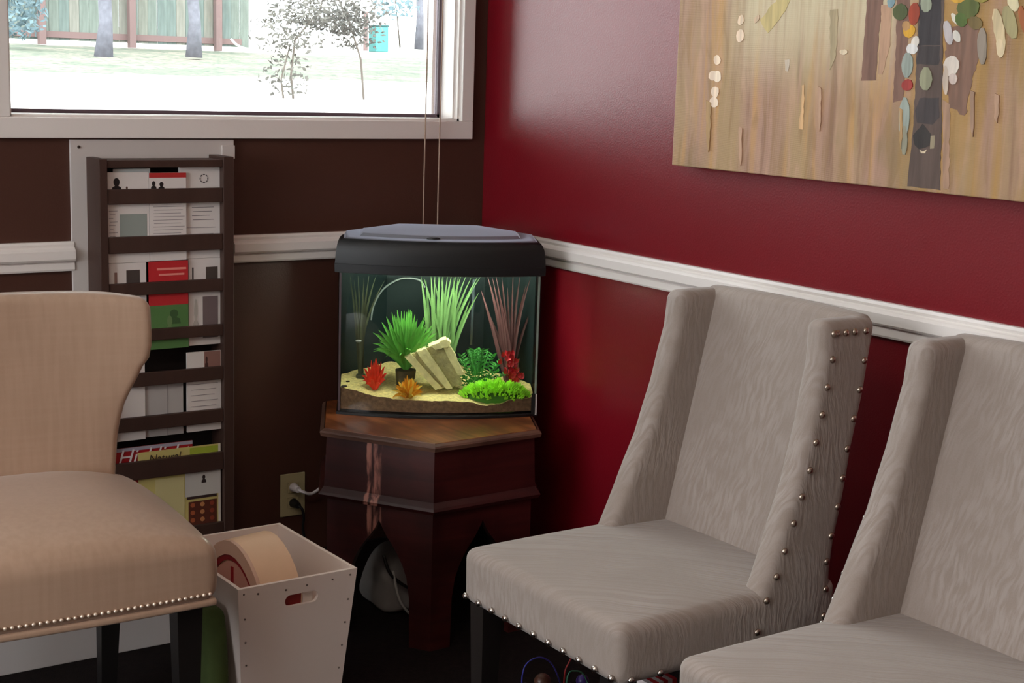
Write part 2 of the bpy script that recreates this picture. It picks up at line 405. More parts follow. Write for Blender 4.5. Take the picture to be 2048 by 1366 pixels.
for i in range(8):
    a = 2*PI*i/8; q = Matrix.Translation((e.x+.0095*math.cos(a), Y1+.0062, e.z+.0095*math.sin(a))) @ Matrix.Rotation(-a, 4, 'Y')
    bmesh.ops.create_cube(bm, size=1, matrix=q @ Matrix.Diagonal((.0022, .0006, .005, 1)))
par = [o for o in C.objects if o.name.startswith('brochure') and 'ring emblem' in str(o.get('label'))][0]
bm.transform(Matrix.Translation(-par.location)); obj('ring_emblem', bm, mat('print_90_84_88', (90, 84, 88), .6), par)
# second row of pockets
leaflet(212, 292, 528, .674, Y1, .005, 'white brochure with a small grey square photo, second row beside left board', prints=[('photo', .5, .84, .08, .28, (70, 60, 56)), ('print_bar', .2, .27, .1, .3, (150, 120, 110))])
leaflet(298, 376, 524, .676, Y1-.0008, .006, 'bright red brochure with two lines of pale lettering in second row', mat('red_paper', (196, 40, 46), .55), prints=[('print_line', .2, .95, .075, .10, (235, 140, 130)), ('print_line', .25, .9, .14, .162, (235, 140, 130)), ('cover_picture', .0, 1, .5, 1, (86, 128, 72)), ('picture_shape', .45, .8, .55, .72, (60, 92, 52)), ('picture_shape', .4, .62, .62, .84, (110, 140, 90))])
leaflet(377, 443, 518, .677, Y1+.006, .012, 'thick white brochure with small grey photos, second row beside right board', prints=[('photo', .52, .88, .10, .30, (74, 64, 58)), ('print_bar', .1, .15, .1, .28, (90, 80, 80)), ('tree_photo', .42, .88, .44, .92, (120, 104, 104)), ('picture_shape', .12, .3, .46, .9, (190, 184, 176))])
# third row
leaflet(212, 289, 700, .462, Y1, .004, 'white leaflet with pink edge showing past the cream chair back', prints=[('heading_band', 0, 1, 0, .1, (170, 120, 116))])
leaflet(374, 442, 706, .466, Y1, .006, 'short white brochure with brown picture top, third row beside right board', prints=[('photo', .5, .98, .0, .2, (150, 110, 100)), ('portrait', .52, .62, .06, .2, (70, 40, 36))] + lines(.1, .9, .4, 6, .07))
leaflet(250, 366, 752, .464, Y1+.004, .004, 'folded plain white leaflet lying low in the third pocket', mat('dull_paper', (186, 180, 178), .6), prints=[('fold_line', .28, .29, 0, 1, (150, 144, 142)), ('fold_line', .72, .73, 0, 1, (150, 144, 142))])
# magazines
mg = leaflet(160, 385, 907, .208, Y1-.0005+.002, .004, 'red magazine with white script title standing in lowest pocket', mat('magazine_red', (170, 26, 34), .4), 'magazine', prints=[('top_band', 0, 1, 0, .035, (176, 170, 186))], grp='magazines in the lowest rack pocket', name='magazine', texts=[('Highlights', .050, .315, .165, (235, 225, 225), .3)])
mg2 = leaflet(276, 441, 906, .207, Y1-.0022, .0015, 'yellow magazine with brown title in front of the red magazine', mat('magazine_yellow', (212, 196, 124), .4), 'magazine', prints=[('corner_patch', .62, .97, .015, .13, (170, 184, 60)), ('side_strip', .97, 1, 0, 1, (225, 216, 200)), ('white_band', .56, 1, .27, .56, (212, 206, 200)), ('photo', .60, .95, .62, .93, (96, 44, 30)), ('portrait', .76, .82, .33, .42, (50, 36, 34)), ('dark_line', .58, .95, .56, .59, (60, 40, 38)), ('pale_panel', .2, .55, .32, 1, (220, 206, 150))], grp='magazines in the lowest rack pocket', name='magazine', texts=[('Natural', .026, .12, .118, (60, 44, 34), .2)])

for k_ in range(9):      # food pieces printed on the cover photo
    P_ = mg2.children[0].dimensions; wd_ = ony(441, 906, Y1-.0022).x-ony(276, 906, Y1-.0022).x; hh_ = ony(276, 906, Y1-.0022).z-.207
    bm = nb(); bmesh.ops.create_cone(bm, cap_ends=True, segments=8, radius1=.006, radius2=.006, depth=.0004, matrix=Matrix.Translation((wd_*(.65+.12*(k_ % 3)), -.0011-.00003*k_, hh_*(.34-.085*(k_//3)))) @ Matrix.Rotation(PI/2, 4, 'X'))
    obj('food_print', bm, mat('print_%d' % (k_ % 3), ((176, 92, 56), (196, 130, 84), (150, 64, 44))[k_ % 3], .5), mg2)
# blind cords
for px, lab in ((852, 'thin beige blind cord hanging from window, nearer the brochure rack'), (881, 'thin beige blind cord hanging from window, nearer the red wall')):
    a = ony(px, 200, -.034); bm = nb(); tube(bm, [(a.x+.0008*math.sin(i), -.034, 2.3-i*.115) for i in range(14)], .0019, 6)
    b0 = bm; o = obj('blind_cord', b0, mat('cord_beige', (176, 150, 132), .7), smooth=True); tag(o, lab, 'cord', 'cords of the window blind')

# ------------------------------------------------------------------ outlet
oa = ony(560, 948, 0); ob = ony(607, 1031, 0)
cx, cz = (-.601-.531)/2, .19+.057
t = thing('wall_outlet', 'ivory duplex outlet plate with two plugs on brown wall', 'outlet', (cx, 0, cz))
m_iv = mat('ivory_plastic', (176, 162, 124), .4)
obj('plate', bx(-.035, .035, -.006, -.0005, -.057, .057, bev=.002), m_iv, t)
for dz in (.02, -.02):
    obj('socket', bx(-.016, .016, -.0085, -.0062, dz-.014, dz+.014, bev=.003), m_iv, t)
bm = nb(); 
def pl(name, lab, m, dz, path, r):
    tt = thing(name, lab, 'plug', (cx, -.0088, cz+dz))
    bm = nb(); bmesh.ops.create_cone(bm, cap_ends=True, segments=14, radius1=.0125, radius2=.008, depth=.028, matrix=Matrix.Translation((0, -.0145, 0)) @ Matrix.Rotation(PI/2, 4, 'X')); obj('plug_body', bm, m, tt, 'auto')
    bm = nb(); tube(bm, smoothpts(path), r, 8); obj('cord', bm, m, tt, True)
pl('power_plug', 'white plug with white cord curving towards the wooden table', mat('white_plastic', (205, 196, 196), .4), .021, [(0, -.024, 0), (.012, -.034, -.006), (.035, -.032, -.014), (.062, -.028, -.004), (.09, -.022, .02), (.125, -.015, .045), (.16, -.016, .06)], .0042)
pl('power_plug', 'black plug with black cord in the lower socket of outlet', mat('black_rubber', (16, 13, 13), .5), -.021, [(0, -.024, 0), (.010, -.030, -.010), (.016, -.028, -.035), (.018, -.02, -.07), (.03, -.02, -.12), (.04, -.02, -.20)], .0035)

# ------------------------------------------------------------------ hexagonal table
TC = Vector((-.352, -.323, 0)); TR = .305; TROT = math.radians(2)
def hexpts(r, n=6): return [(r*math.cos(PI/3*i), r*math.sin(PI/3*i)) for i in range(6)]
t = thing('hexagonal_table', 'worn dark mahogany hexagonal side table with arched sides in corner', 'table', TC, TROT)
def stack(levels, cap0=True, cap1=True, ptsf=hexpts):
    bm = nb(); R_ = []
    for z, r in levels: R_.append([bm.verts.new((x, y, z)) for x, y in ptsf(r)])
    n = len(R_[0])
    for a, b in zip(R_, R_[1:]):
        for i in range(n): bm.faces.new((a[i], a[(i+1) % n], b[(i+1) % n], b[i]))
    if cap0: bm.faces.new(R_[0][::-1])
    if cap1: bm.faces.new(R_[-1])
    return bm
obj('tabletop', stack([(.5005, .293), (.505, .291)]), M_TTOP, t)
obj('top_edge', stack([(.484, .290), (.487, .302), (.496, .305), (.500, .302), (.5045, .294)], True, False), M_TEDGE, t)
obj('frieze', stack([(.364, .292), (.484, .286)]), M_TBODY, t)
obj('moulding', stack([(.336, .286), (.338, .303), (.346, .307), (.352, .303), (.364, .292)]), M_TBODY, t)
# six side panels, each with a pointed arch opening
hp = hexpts(.283)
for i in range(6):
    a = Vector(hp[i]); b = Vector(hp[(i+1) % 6]); L = (b-a).length; d = (b-a)/L; nrm = Vector((d.y, -d.x))
    pw = .052
    prof = [(0, .056), (.12, .058), (.17, .066), (.20, .078), (.225, .092), (.245, .106), (.262, .120), (.278, .130), (.300, L/2)]
    bm = nb(); P = lambda s_, z, off: bm.verts.new((a.x+d.x*s_-nrm.x*off, a.y+d.y*s_-nrm.y*off, z))
    for flip in (0, 1):
        X = lambda s_: L-s_ if flip else s_
        F = [[P(X(0), z, 0), P(X(w_), z, 0), P(X(w_), z, .018), P(X(0), z, .018)] for z, w_ in prof + [(.336, L/2)]]
        for q0_, q1_ in zip(F, F[1:]):
            for j in range(4): bm.faces.new((q0_[j], q0_[(j+1) % 4], q1_[(j+1) % 4], q1_[j]))
        bm.faces.new(F[0])
    bmesh.ops.remove_doubles(bm, verts=bm.verts, dist=1e-5); bmesh.ops.recalc_face_normals(bm, faces=bm.faces)
    obj('side_panel', bm, M_TBODY, t)

# ------------------------------------------------------------------ aquarium
AC = Vector((-.3335, -.335, .505)); AR = -math.radians(28.8)
ux = Vector((math.cos(AR), math.sin(AR), 0)); uy = Vector((-math.sin(AR), math.cos(AR), 0))
def T(px, py, v):   # pixel -> tank local point on the plane at depth v
    d = ray(px, py); s = ((AC + uy*v) - CAM).dot(uy)/d.dot(uy); q = CAM + d*s - AC
    return Vector((q.dot(ux), v, q.z))
HALF = .2485
def outline(sc=1., grow=0, nf=16):
    P = []
    for i in range(nf+1):
        u = -HALF + 2*HALF*i/nf; P.append((u, -.043*(1-(u/HALF)**2)))
    P += [(HALF, .10), (.13, .25), (-.13, .25), (-HALF, .10)]
    c = (0, .10)
    return [(c[0]+(x-c[0])*(1+grow/.25), c[1]+(y-c[1])*(1+grow/.17)) for x, y in P]
t = thing('aquarium', 'bow-front glass aquarium with black hood glowing on the hexagonal table', 'aquarium', AC, AR)
def astack(levels, cap0=True, cap1=True): return stack(levels, cap0, cap1, lambda g: outline(grow=g))
obj('base_frame', astack([(.0005, .001), (.006, .001), (.008, -.001)]), M_BLACK, t)
# glass: curved front + straight sides, thickness 4 mm
o1 = outline(grow=-.001); o2 = outline(grow=-.005); nf = 16; idx = [20]+list(range(0, 18))
idx = [len(o1)-1]+list(range(0, nf+1))+[nf+1]
bm = nb()
ring = [o1[i] for i in idx] + [o2[i] for i in idx[::-1]]
A = [bm.verts.new((x, y, .0085)) for x, y in ring]; B = [bm.verts.new((x, y, .352)) for x, y in ring]; n = len(ring)
for i in range(n): bm.faces.new((A[i], A[(i+1) % n], B[(i+1) % n], B[i]))
bmesh.ops.recalc_face_normals(bm, faces=bm.faces)
obj('glass', bm, M_TGLASS, t, 'auto')
bi = [nf+1, nf+2, nf+3, nf+4]
bm = nb(); ring = [o1[i] for i in bi]+[o2[i] for i in bi[::-1]]
A = [bm.verts.new((x, y, .0085)) for x, y in ring]; B = [bm.verts.new((x, y, .352)) for x, y in ring]; n = len(ring)
for i in range(n): bm.faces.new((A[i], A[(i+1) % n], B[(i+1) % n], B[i]))
bmesh.ops.recalc_face_normals(bm, faces=bm.faces)
obj('back_panel', bm, mat('tank_back', (20, 34, 34), .6, spec=.3), t)
for s in (-1, 1):
    obj('corner_seal', bx(s*.2425-.0025, s*.2425+.0025, .002, .0045, .009, .35), M_GASKET if s < 0 else mat('clear_seal', (150, 156, 150), .2), t)
hb = astack([(.352, .004), (.353, .008), (.374, .0085), (.3745, .0075), (.376, .0075), (.40, .006), (.415, .0035), (.4245, -.0005), (.4295, -.004), (.4325, -.008), (.434, -.013)], False, False)
def sm(t): t = max(0, min(1, t)); return t*t*(3-2*t)
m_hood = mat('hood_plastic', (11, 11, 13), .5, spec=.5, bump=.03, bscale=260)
m_lid = mat('lid_sheen_plastic', (78, 82, 98), .42, spec=1, bump=.02, bscale=260, sheen=1)  # window sheen put into the base colour, lighter than the hood
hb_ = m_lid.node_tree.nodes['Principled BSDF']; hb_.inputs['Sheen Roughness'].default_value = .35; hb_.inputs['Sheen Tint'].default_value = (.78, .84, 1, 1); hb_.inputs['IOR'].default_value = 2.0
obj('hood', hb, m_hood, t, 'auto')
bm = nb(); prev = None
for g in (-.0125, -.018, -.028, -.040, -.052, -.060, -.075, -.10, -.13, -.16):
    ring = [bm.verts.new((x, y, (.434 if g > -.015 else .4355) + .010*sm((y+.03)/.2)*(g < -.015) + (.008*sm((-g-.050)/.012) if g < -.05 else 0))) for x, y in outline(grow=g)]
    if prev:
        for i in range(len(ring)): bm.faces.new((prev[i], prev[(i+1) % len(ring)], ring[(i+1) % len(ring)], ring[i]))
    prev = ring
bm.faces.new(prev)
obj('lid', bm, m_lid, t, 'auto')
bm = nb(); bmesh.ops.create_cone(bm, cap_ends=True, segments=20, radius1=.017, radius2=.015, depth=.003, matrix=Matrix.Translation((-.02, -.010, .4395)) @ Matrix.Rotation(math.radians(3), 4, 'X') @ Matrix.Diagonal((1, .5, 1, 1)))
obj('hood_latch', bm, M_BLACK, t)
obj('hood_tray', bx(-.21, .21, -.01, .10, .3590, .361), M_BLACK, t)
lamp_m = mat('lamp_tube', (244, 255, 238), emit=190)
bm = nb(); tube(bm, [(-.11, .0, .3535), (.14, .0, .3535)], .004, 10); obj('lamp_tube', bm, lamp_m, t, True)
for s in (-.114, .144): obj('lamp_holder', bx(s-.0035, s+.0035, -.006, .006, .348, .3585), M_BLACK, t)
# thermometer strip and suction cups on glass
p = T(1065, 812, -.0); obj('thermometer_strip', bx(.2325, .2415, -.0055, -.0035, .006, .058), mat('strip_black', (8, 8, 9), .4), t)
obj('strip_edge', bx(.242, .2462, -.0035, -.0015, .004, .056), mat('strip_white', (190, 180, 176), .4), t)
# air hose
pts = [T(x, y, .17) for x, y in ((742, 640), (748, 610), (765, 580), (790, 562), (812, 556), (838, 560), (850, 575))]
bm = nb(); tube(bm, smoothpts(pts), .0022, 6); obj('air_hose', bm, mat('grey_hose', (120, 128, 122), .4), t, True)
a, b = T(948, 560, .19), T(942, 690, .19); bm = nb(); tube(bm, [a, b], .0035, 8); obj('filter_pipe', bm, mat('grey_pipe', (86, 98, 100), .4), t, True)
p = T(717, 682, .05); bm = nb(); bmesh.ops.create_uvsphere(bm, u_segments=10, v_segments=6, radius=1, matrix=Matrix.Translation(p) @ Matrix.Diagonal((.008, .004, .0035, 1))); obj('suction_cup', bm, mat('cup_grey', (150, 150, 146), .4), t, True)

# water body
wp = outline(grow=-.007)
bm = nb(); A = [bm.verts.new((x, y, .012)) for x, y in wp]; B = [bm.verts.new((x, y, .335)) for x, y in wp]
for i in range(len(wp)): bm.faces.new((A[i], A[(i+1) % len(wp)], B[(i+1) % len(wp)], B[i]))
o = obj('water', bm, M_WATER, t); o['kind'] = 'stuff'

# sand bed
def sand_z(u, v):
    front = curve([(-.25, .059), (-.20, .054), (-.15, .043), (-.05, .040), (.04, .041), (.08, .036), (.11, .028), (.15, .028), (.18, .036), (.25, .040)], u)
    return front + max(0, v+.043)*.16 + noise.noise(Vector((u*30, v*30, 1)))*.003
NU, NV = 60, 26; bm = nb(); G = []
wpo = outline(grow=-.009)
def backv(u):   # inner depth of the tank at u
    au = abs(u); H2 = HALF*.96
    return .237 if au < .125 else lerp(.237, .098, min(1, (au-.125)/(H2-.125)))
for i in range(NU+1):
    u = -HALF*.963 + 2*HALF*.963*i/NU; v0 = -.043*(1-(u/HALF)**2)*.93+.009; v1 = backv(u)-.002; row = []
    for j in range(NV+1):
        v = v0+(v1-v0)*(j/NV); row.append(bm.verts.new((u, v, sand_z(u, v) + random.uniform(-.0009, .0009))))
    G.append((row, bm.verts.new((u, v0, .0125)), bm.verts.new((u, v1, .0125))))
for i in range(NU):
    for j in range(NV): bm.faces.new((G[i][0][j], G[i+1][0][j], G[i+1][0][j+1], G[i][0][j+1]))
    bm.faces.new((G[i][1], G[i+1][1], G[i+1][0][0], G[i][0][0]))
    bm.faces.new((G[i][0][NV], G[i+1][0][NV], G[i+1][2], G[i][2]))
    bm.faces.new((G[i][1], G[i][2], G[i+1][2], G[i+1][1]))
for e_ in (0, NU):
    g = G[e_]; f = [g[1]] + g[0] + [g[2]]; bm.faces.new(f if e_ == 0 else f[::-1])
bmesh.ops.recalc_face_normals(bm, faces=bm.faces)
m_sand = mat('sand', (212, 190, 122), .9, bump=.6, bscale=350, var=.25, vscale=160)
o = obj('sand_bed', bm, m_sand); o.data.materials.append(mat('sand_front_shade', (128, 94, 68), .9, bump=.5, bscale=350, var=.3, vscale=120))  # skirt faces darkened: shade of the sand front painted as brown
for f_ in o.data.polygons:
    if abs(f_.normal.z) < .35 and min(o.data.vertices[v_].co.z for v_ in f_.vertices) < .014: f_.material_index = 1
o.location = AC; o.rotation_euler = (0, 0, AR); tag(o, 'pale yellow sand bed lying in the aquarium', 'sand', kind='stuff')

def athing(name, label, cat, u, v, dz=0, grp=None):
    p = AC + ux*u + uy*v; return thing(name, label, cat, (p.x, p.y, AC.z + sand_z(u, v)-.003+dz), AR, grp)
def blade(base, tip, w_, bend=(0, 0, 0), n=6, fold=.25, point=True):
    """a thin leaf strip from base to tip (local), 3 verts across"""
    base, tip, bend = Vector(base), Vector(tip), Vector(bend); bm = nb(); rows = []
    side = (tip-base).cross(Vector((0, 1, 0)))
    if side.length < 1e-4: side = Vector((1, 0, 0))
    side.normalize()
    nr = side.cross(tip-base).normalized()
    for i in range(n+1):
        t_ = i/n; c = base.lerp(tip, t_) + bend*(4*t_*(1-t_)) ; ww = w_*(min(1, .45+t_*2)*(1-t_**3) if point else 1-.4*t_)*.5+.0003
        rows.append([bm.verts.new(c-side*ww), bm.verts.new(c+nr*ww*fold*2), bm.verts.new(c+side*ww)])
    for a_, b_ in zip(rows, rows[1:]):
        for j in (0, 1): bm.faces.new((a_[j], a_[j+1], b_[j+1], b_[j]))
    return bm
# tall green grass
def tall_grass(label, px, v, tips, m, w_=.008, base_py=None, spread=.012, name='grass_plant'):
    b = T(px, base_py or 740, v); u = b.x; root = athing(name, label, 'aquarium plant', u, v); z0 = sand_z(u, v)-.003
    obj('plant_base', bx(-.012, .012, -.008, .008, 0, .012, bev=.003), m, root)
    for i, (tx, ty, bd) in enumerate(tips):
        tp = T(tx, ty, v+random.uniform(-.02, .02)); tip = (tp.x-u, tp.y-v, min(tp.z, .338)-z0)
        bs = ((i/(len(tips)-1)-.5)*2*spread, random.uniform(-.006, .006), .009)
        obj('blade', blade(bs, tip, w_*random.uniform(.75, 1.15), (bd, 0, 0), 8), m, root, True)
m_g1 = mat('plant_light_green', (96, 130, 72), .5, var=.15, vscale=40)
tall_grass('tall pale green grass plant at centre back of the aquarium', 888, .13, [(842, 552, .002), (852, 560, 0), (862, 552, .002), (870, 550, -.003), (878, 550, 0), (886, 550, .001), (895, 552, -.003), (903, 550, -.006), (912, 552, -.008), (922, 552, -.010), (932, 552, -.012), (942, 556, -.014), (954, 556, -.016), (962, 552, -.022), (958, 585, -.012), (940, 600, -.006), (856, 590, .004), (848, 556, .001), (882, 552, .001), (917, 552, -.006), (908, 556, -.003), (868, 560, .001)], m_g1, .0095, spread=.030)
tall_grass('dim olive grass reflection built as blades at darker aquarium end, near brown wall', 722, .085, [(700, 552, .004), (708, 560, .004), (716, 552, .003), (728, 555, 0), (738, 552, -.004), (752, 552, -.012), (770, 560, -.02), (712, 600, .002), (742, 585, -.008)], mat('reflection_olive', (62, 66, 40), .6, var=.15, vscale=40), .0075, 735, spread=.005)  # plant reflection in the tank glass, built as solid dull-coloured blades
tall_grass('dull maroon grass reflection built as blades at aquarium end near the red wall', 1020, .10, [(962, 580, .004), (975, 552, .008), (985, 556, .006), (992, 552, .006), (1003, 552, .004), (1015, 575, .002), (1026, 552, 0), (1040, 552, -.004), (1052, 570, -.006), (1062, 552, -.010), (1072, 600, -.01), (998, 585, .004), (970, 610, .002)], mat('reflection_maroon', (96, 58, 56), .6, var=.15, vscale=40), .0085, 735)  # reflection at the other end, likewise solid blades in a dull colour
# spiky plant
def spiky(label, px, py, v, radius, hgt, n, m, w_, name, cat='aquarium plant', elev=(15, 88), leafname='leaf', dz=0, squash=.55):
    b = T(px, py, v); u = b.x; root = athing(name, label, cat, u, v, dz)
    for i in range(n):
        az = i*2.39996 + random.uniform(-.2, .2); el = math.radians(lerp(elev[1], elev[0], ((i+.5)/n)**.8)); L = random.uniform(.82, 1.06)
        tip = (radius*L*math.cos(el)*math.cos(az), radius*squash*L*math.cos(el)*math.sin(az), hgt*L*math.sin(el)+.004)
        bd = Vector((tip[0]*.05, tip[1]*.05, hgt*.14*math.cos(el)))
        obj(leafname, blade((math.cos(az)*.003, math.sin(az)*.003, .004), tip, w_, bd, 5), m, root, True)
    return root
m_g2 = mat('plant_mid_green', (92, 160, 62), .4, var=.2, vscale=30)
bz = spiky('spiky green plant with long pointed leaves rooted in brown pot', 812, 700, .055, .098, .152, 90, m_g2, .0105, 'spiky_plant', dz=.046)
bm = nb(); bmesh.ops.create_cone(bm, cap_ends=True, segments=12, radius1=.020, radius2=.026, depth=.055, matrix=Matrix.Translation((0, 0, -.024))); obj('pot', bm, mat('plant_pot', (70, 60, 34), .7, var=.3, vscale=60), bz, 'auto')
# red plant at left, orange flower
spiky('bright red spiky plant on the sand near the dark end of aquarium', 750, 765, .03, .036, .078, 34, mat('plant_red', (232, 56, 28), .5, var=.2, vscale=60), .0085, 'red_plant', elev=(10, 88))
spiky('orange and yellow flower-shaped plant low on the sand before the rock', 817, 778, -.012, .042, .056, 52, mat('plant_orange', (255, 164, 40), .5, var=.25, vscale=60), .0075, 'flower_plant', elev=(0, 88), leafname='petal', squash=.9)
fl = [o for o in C.objects if o.name.startswith('flower_plant')][0]
ye = mat('plant_yellow', (250, 214, 90), .5)
for i, c_ in enumerate(fl.children):
    if i % 3 == 2: c_.data.materials[0] = ye
# red leafy plant at right
b = T(1025, 740, .03); u = b.x; root = athing('leafy_red_plant', 'red leafy plant on thin stems at maroon reflection end of aquarium', 'aquarium plant', u, .03)
m_r2 = mat('plant_crimson', (200, 28, 40), .5, var=.2, vscale=60); z0 = sand_z(u, .03)-.003
for sx_, ex in ((-.004, -.012), (.004, .012), (0, .002)):
    bm = nb(); tube(bm, [(sx_, 0, 0), (ex, 0, .06), (ex*1.3, 0, .095)], .0012, 5); obj('stem', bm, mat('stem_brown', (110, 74, 48), .6), root, True)
for i in range(48):
    z = random.uniform(.034, .105); xx_ = random.gauss(-.006 if z > .07 else .004, .008); a = random.uniform(-.9, .9)
    obj('leaf', blade((xx_, random.uniform(-.006, .006), z), (xx_+.016*math.sin(a), random.uniform(-.008, .008), z+.016*math.cos(a)), .011, (0, 0, 0), 3), m_r2, root, True)
# fern
b = T(955, 740, .05); u = b.x; root = athing('fern_plant', 'bushy dark green fern plant behind the bright moss in aquarium', 'aquarium plant', u, .05)
m_f = mat('plant_fern', (66, 150, 56), .5, var=.3, vscale=50)
for i in range(26):
    az = i*2.39996; el = math.radians(lerp(86, 8, (i+.5)/26)); R_ = .082
    tip = Vector((R_*math.cos(el)*math.cos(az), .5*R_*math.cos(el)*math.sin(az), .098*math.sin(el)+.014))
    bm = nb(); pts = smoothpts([(0, 0, .004), tip*.6+Vector((0, 0, .008)), tip], 4); tube(bm, pts, .0009, 4)
    for k_, p_ in enumerate(pts[2:]):
        for s in (-1, 1):
            d = Vector((s*math.sin(az)*.011+s*.007, -s*math.cos(az)*.006, .007))
            q = nb_ = blade(p_, p_+d, .0046, (0, 0, 0), 2); me = bpy.data.meshes.new('t'); q.to_mesh(me); q.free(); bm.from_mesh(me); bpy.data.meshes.remove(me)
    obj('frond', bm, m_f, root, True)
# moss cushion
ca = T(990, 775, .014); root = athing('moss_cushion', 'bright lime green moss cushion low on the sand in aquarium', 'aquarium plant', ca.x, .014)
bm = nb()
for i in range(1300):
    a = random.uniform(0, 2*PI); rr = math.sqrt(random.random()); x = .088*rr*math.cos(a); y = .028*rr*math.sin(a)
    lump = 1+.25*noise.noise(Vector((x*60, y*60, 0)))
    z = .004+.042*math.sqrt(max(0, 1-rr*rr))*lump
    q = Vector((x, y, z)); s = random.uniform(.0035, .006)
    nrm_ = Vector((x/.088, y/.028, .8+random.uniform(-.3, .5))).normalized()*s*1.5+Vector((random.uniform(-1, 1), random.uniform(-1, 1), random.uniform(0, 1)))*s*.6
    aa = nrm_.orthogonal().normalized()*s*.7; bb = nrm_.cross(aa).normalized()*s*.7
    v_ = [bm.verts.new(q+aa), bm.verts.new(q+bb), bm.verts.new(q-aa), bm.verts.new(q-bb), bm.verts.new(q+nrm_)]
    for j in range(4): bm.faces.new((v_[j], v_[(j+1) % 4], v_[4]))
o = obj('sprigs', bm, mat('plant_lime', (158, 228, 44), .5, var=.25, vscale=50), root); o['kind'] = 'stuff'
bm = nb(); bmesh.ops.create_uvsphere(bm, u_segments=24, v_segments=12, radius=1, matrix=Matrix.Diagonal((.080, .024, .036, 1)))
for v_ in bm.verts: v_.co *= 1+.08*noise.noise(v_.co*60)
obj('cushion', bm, mat('plant_dark_lime', (70, 130, 20), .7), root, True)
# rock: striated layers
def rk(P, v, th, col, nm='rock_layer'):
    pts = [T(x, y, v) for x, y in P]; return pts, th
b = T(868, 775, .03); u = b.x; root = athing('striated_rock', 'cream striated rock tilted on the sand in middle of aquarium', 'rock', u, .03); z0 = sand_z(u, .03)-.003
m_rk = mat('rock_cream', (226, 212, 152), .85, bump=.5, bscale=120, var=.15, vscale=50); m_rk2 = mat('rock_grey', (172, 160, 110), .9, bump=.8, bscale=150, var=.25, vscale=60)
layers = [([(809, 716), (822, 709), (886, 776), (872, 780)], .026, m_rk), ([(822, 711), (832, 706), (893, 776), (884, 778)], .020, m_rk2), ([(832, 704), (852, 696), (905, 776), (892, 778)], .030, m_rk), ([(852, 698), (880, 688), (918, 745), (925, 766), (904, 776)], .022, m_rk2), ([(858, 692), (892, 678), (902, 684), (893, 694), (870, 698)], .034, m_rk), ([(884, 690), (902, 694), (922, 735), (928, 750), (916, 752)], .026, m_rk)]
for P_, th, mm in layers:
    bm = nb(); pts = []
    for i_ in range(len(P_)):
        p0, p1 = P_[i_], P_[(i_+1) % len(P_)]
        for s in range(4):
            q = T(lerp(p0[0], p1[0], s/4)+random.uniform(-1.2, 1.2), lerp(p0[1], p1[1], s/4)+random.uniform(-1.2, 1.2), .015); pts.append((q.x-u, q.z-z0))
    prism(bm, pts, 'y', .012-th, .02); 
    bmesh.ops.triangulate(bm, faces=[f for f in bm.faces if len(f.verts) > 4]); obj('rock_layer', bm, mm, root)
# dark pebbles on the sand at the left
for px, py, s, lab in ((696, 752, .006, 'small dark pebble on sand against the dark back'), (688, 771, .009, 'flat dark pebble at front corner of the sand')):
    p = T(px, py, .05 if py < 760 else .008); zz_ = sand_z(p.x, p.y); bm = nb(); bmesh.ops.create_icosphere(bm, subdivisions=2, radius=1, matrix=Matrix.Diagonal((s, s*.5, s*.35, 1)))
    o = obj('pebble', bm, mat('pebble_dark', (34, 28, 16), .7), None, True); q = AC+ux*p.x+uy*p.y; o.location = (q.x, q.y, AC.z+zz_+s*.2); tag(o, lab, 'pebble', 'dark pebbles in the aquarium')

# ------------------------------------------------------------------ painting
PX = -.040
p0 = onx(1344, 332.5, PX); py0 = -.833; pz0 = 1.153; PW, PH = 1.22, .92
root = thing('canvas_painting', 'large unframed birch forest canvas in tan and ochre on red wall', 'painting', (0, py0, pz0))
m, k = blank('painted_canvas', .7, .3)
oc = k.obj(); s = k.sep(oc); yy = k.math('MULTIPLY', s[1], -1.0); zz = s[2]
n1 = k.noise(k.mapv(oc, (1, 26, 2.2)), 1, 5, .4); n2 = k.noise(k.mapv(oc, (1, 9, 1.6), (0, 3, 5)), 1, 4); n3 = k.noise(k.mapv(oc, (1, 60, 3)), 1, 4); n4 = k.noise(oc, 5, 3)
col = k.mix(k.rng(n2, .35, .65), srgb((178, 140, 120)), srgb((176, 146, 108)))
col = k.mix(k.math('MULTIPLY', k.rng(n1, .5, .68), .8), col, srgb((196, 150, 96)))
col = k.mix(k.math('MULTIPLY', k.rng(n1, .46, .3), .75), col, srgb((136, 100, 80)))
n5 = k.noise(k.mapv(oc, (1, 34, 5), (0, 9, 2)), 1, 5, .6); col = k.mix(k.math('MULTIPLY', k.rng(n5, .52, .66), .55), col, srgb((198, 158, 132))); col = k.mix(k.math('MULTIPLY', k.rng(n5, .46, .34), .5), col, srgb((150, 116, 78)))
hi = k.math('MULTIPLY', k.math('MULTIPLY', k.rng(zz, .14, .34), k.rng(yy, .12, .25)), k.rng(yy, .75, .55))
col = k.mix(k.math('MULTIPLY', hi, k.rng(n3, .3, .6, .45, .95)), col, srgb((212, 196, 164)))
olive = k.math('MULTIPLY', k.rng(n4, .5, .62), k.rng(zz, .30, .12)); col = k.mix(k.math('MULTIPLY', olive, .45), col, srgb((140, 122, 84)))
rt_ = k.rng(yy, .60, .72); col = k.mix(k.math('MULTIPLY', k.math('MULTIPLY', rt_, k.rng(n1, .4, .6)), .6), col, srgb((172, 134, 74)))
k.l(col, k.b.inputs['Base Color'])
wv = k.n('ShaderNodeTexWave', bands_direction='Y'); wv.inputs['Scale'].default_value = 160; k.l(oc, wv.inputs['Vector'])
wz = k.n('ShaderNodeTexWave', bands_direction='Z'); wz.inputs['Scale'].default_value = 160; k.l(oc, wz.inputs['Vector'])
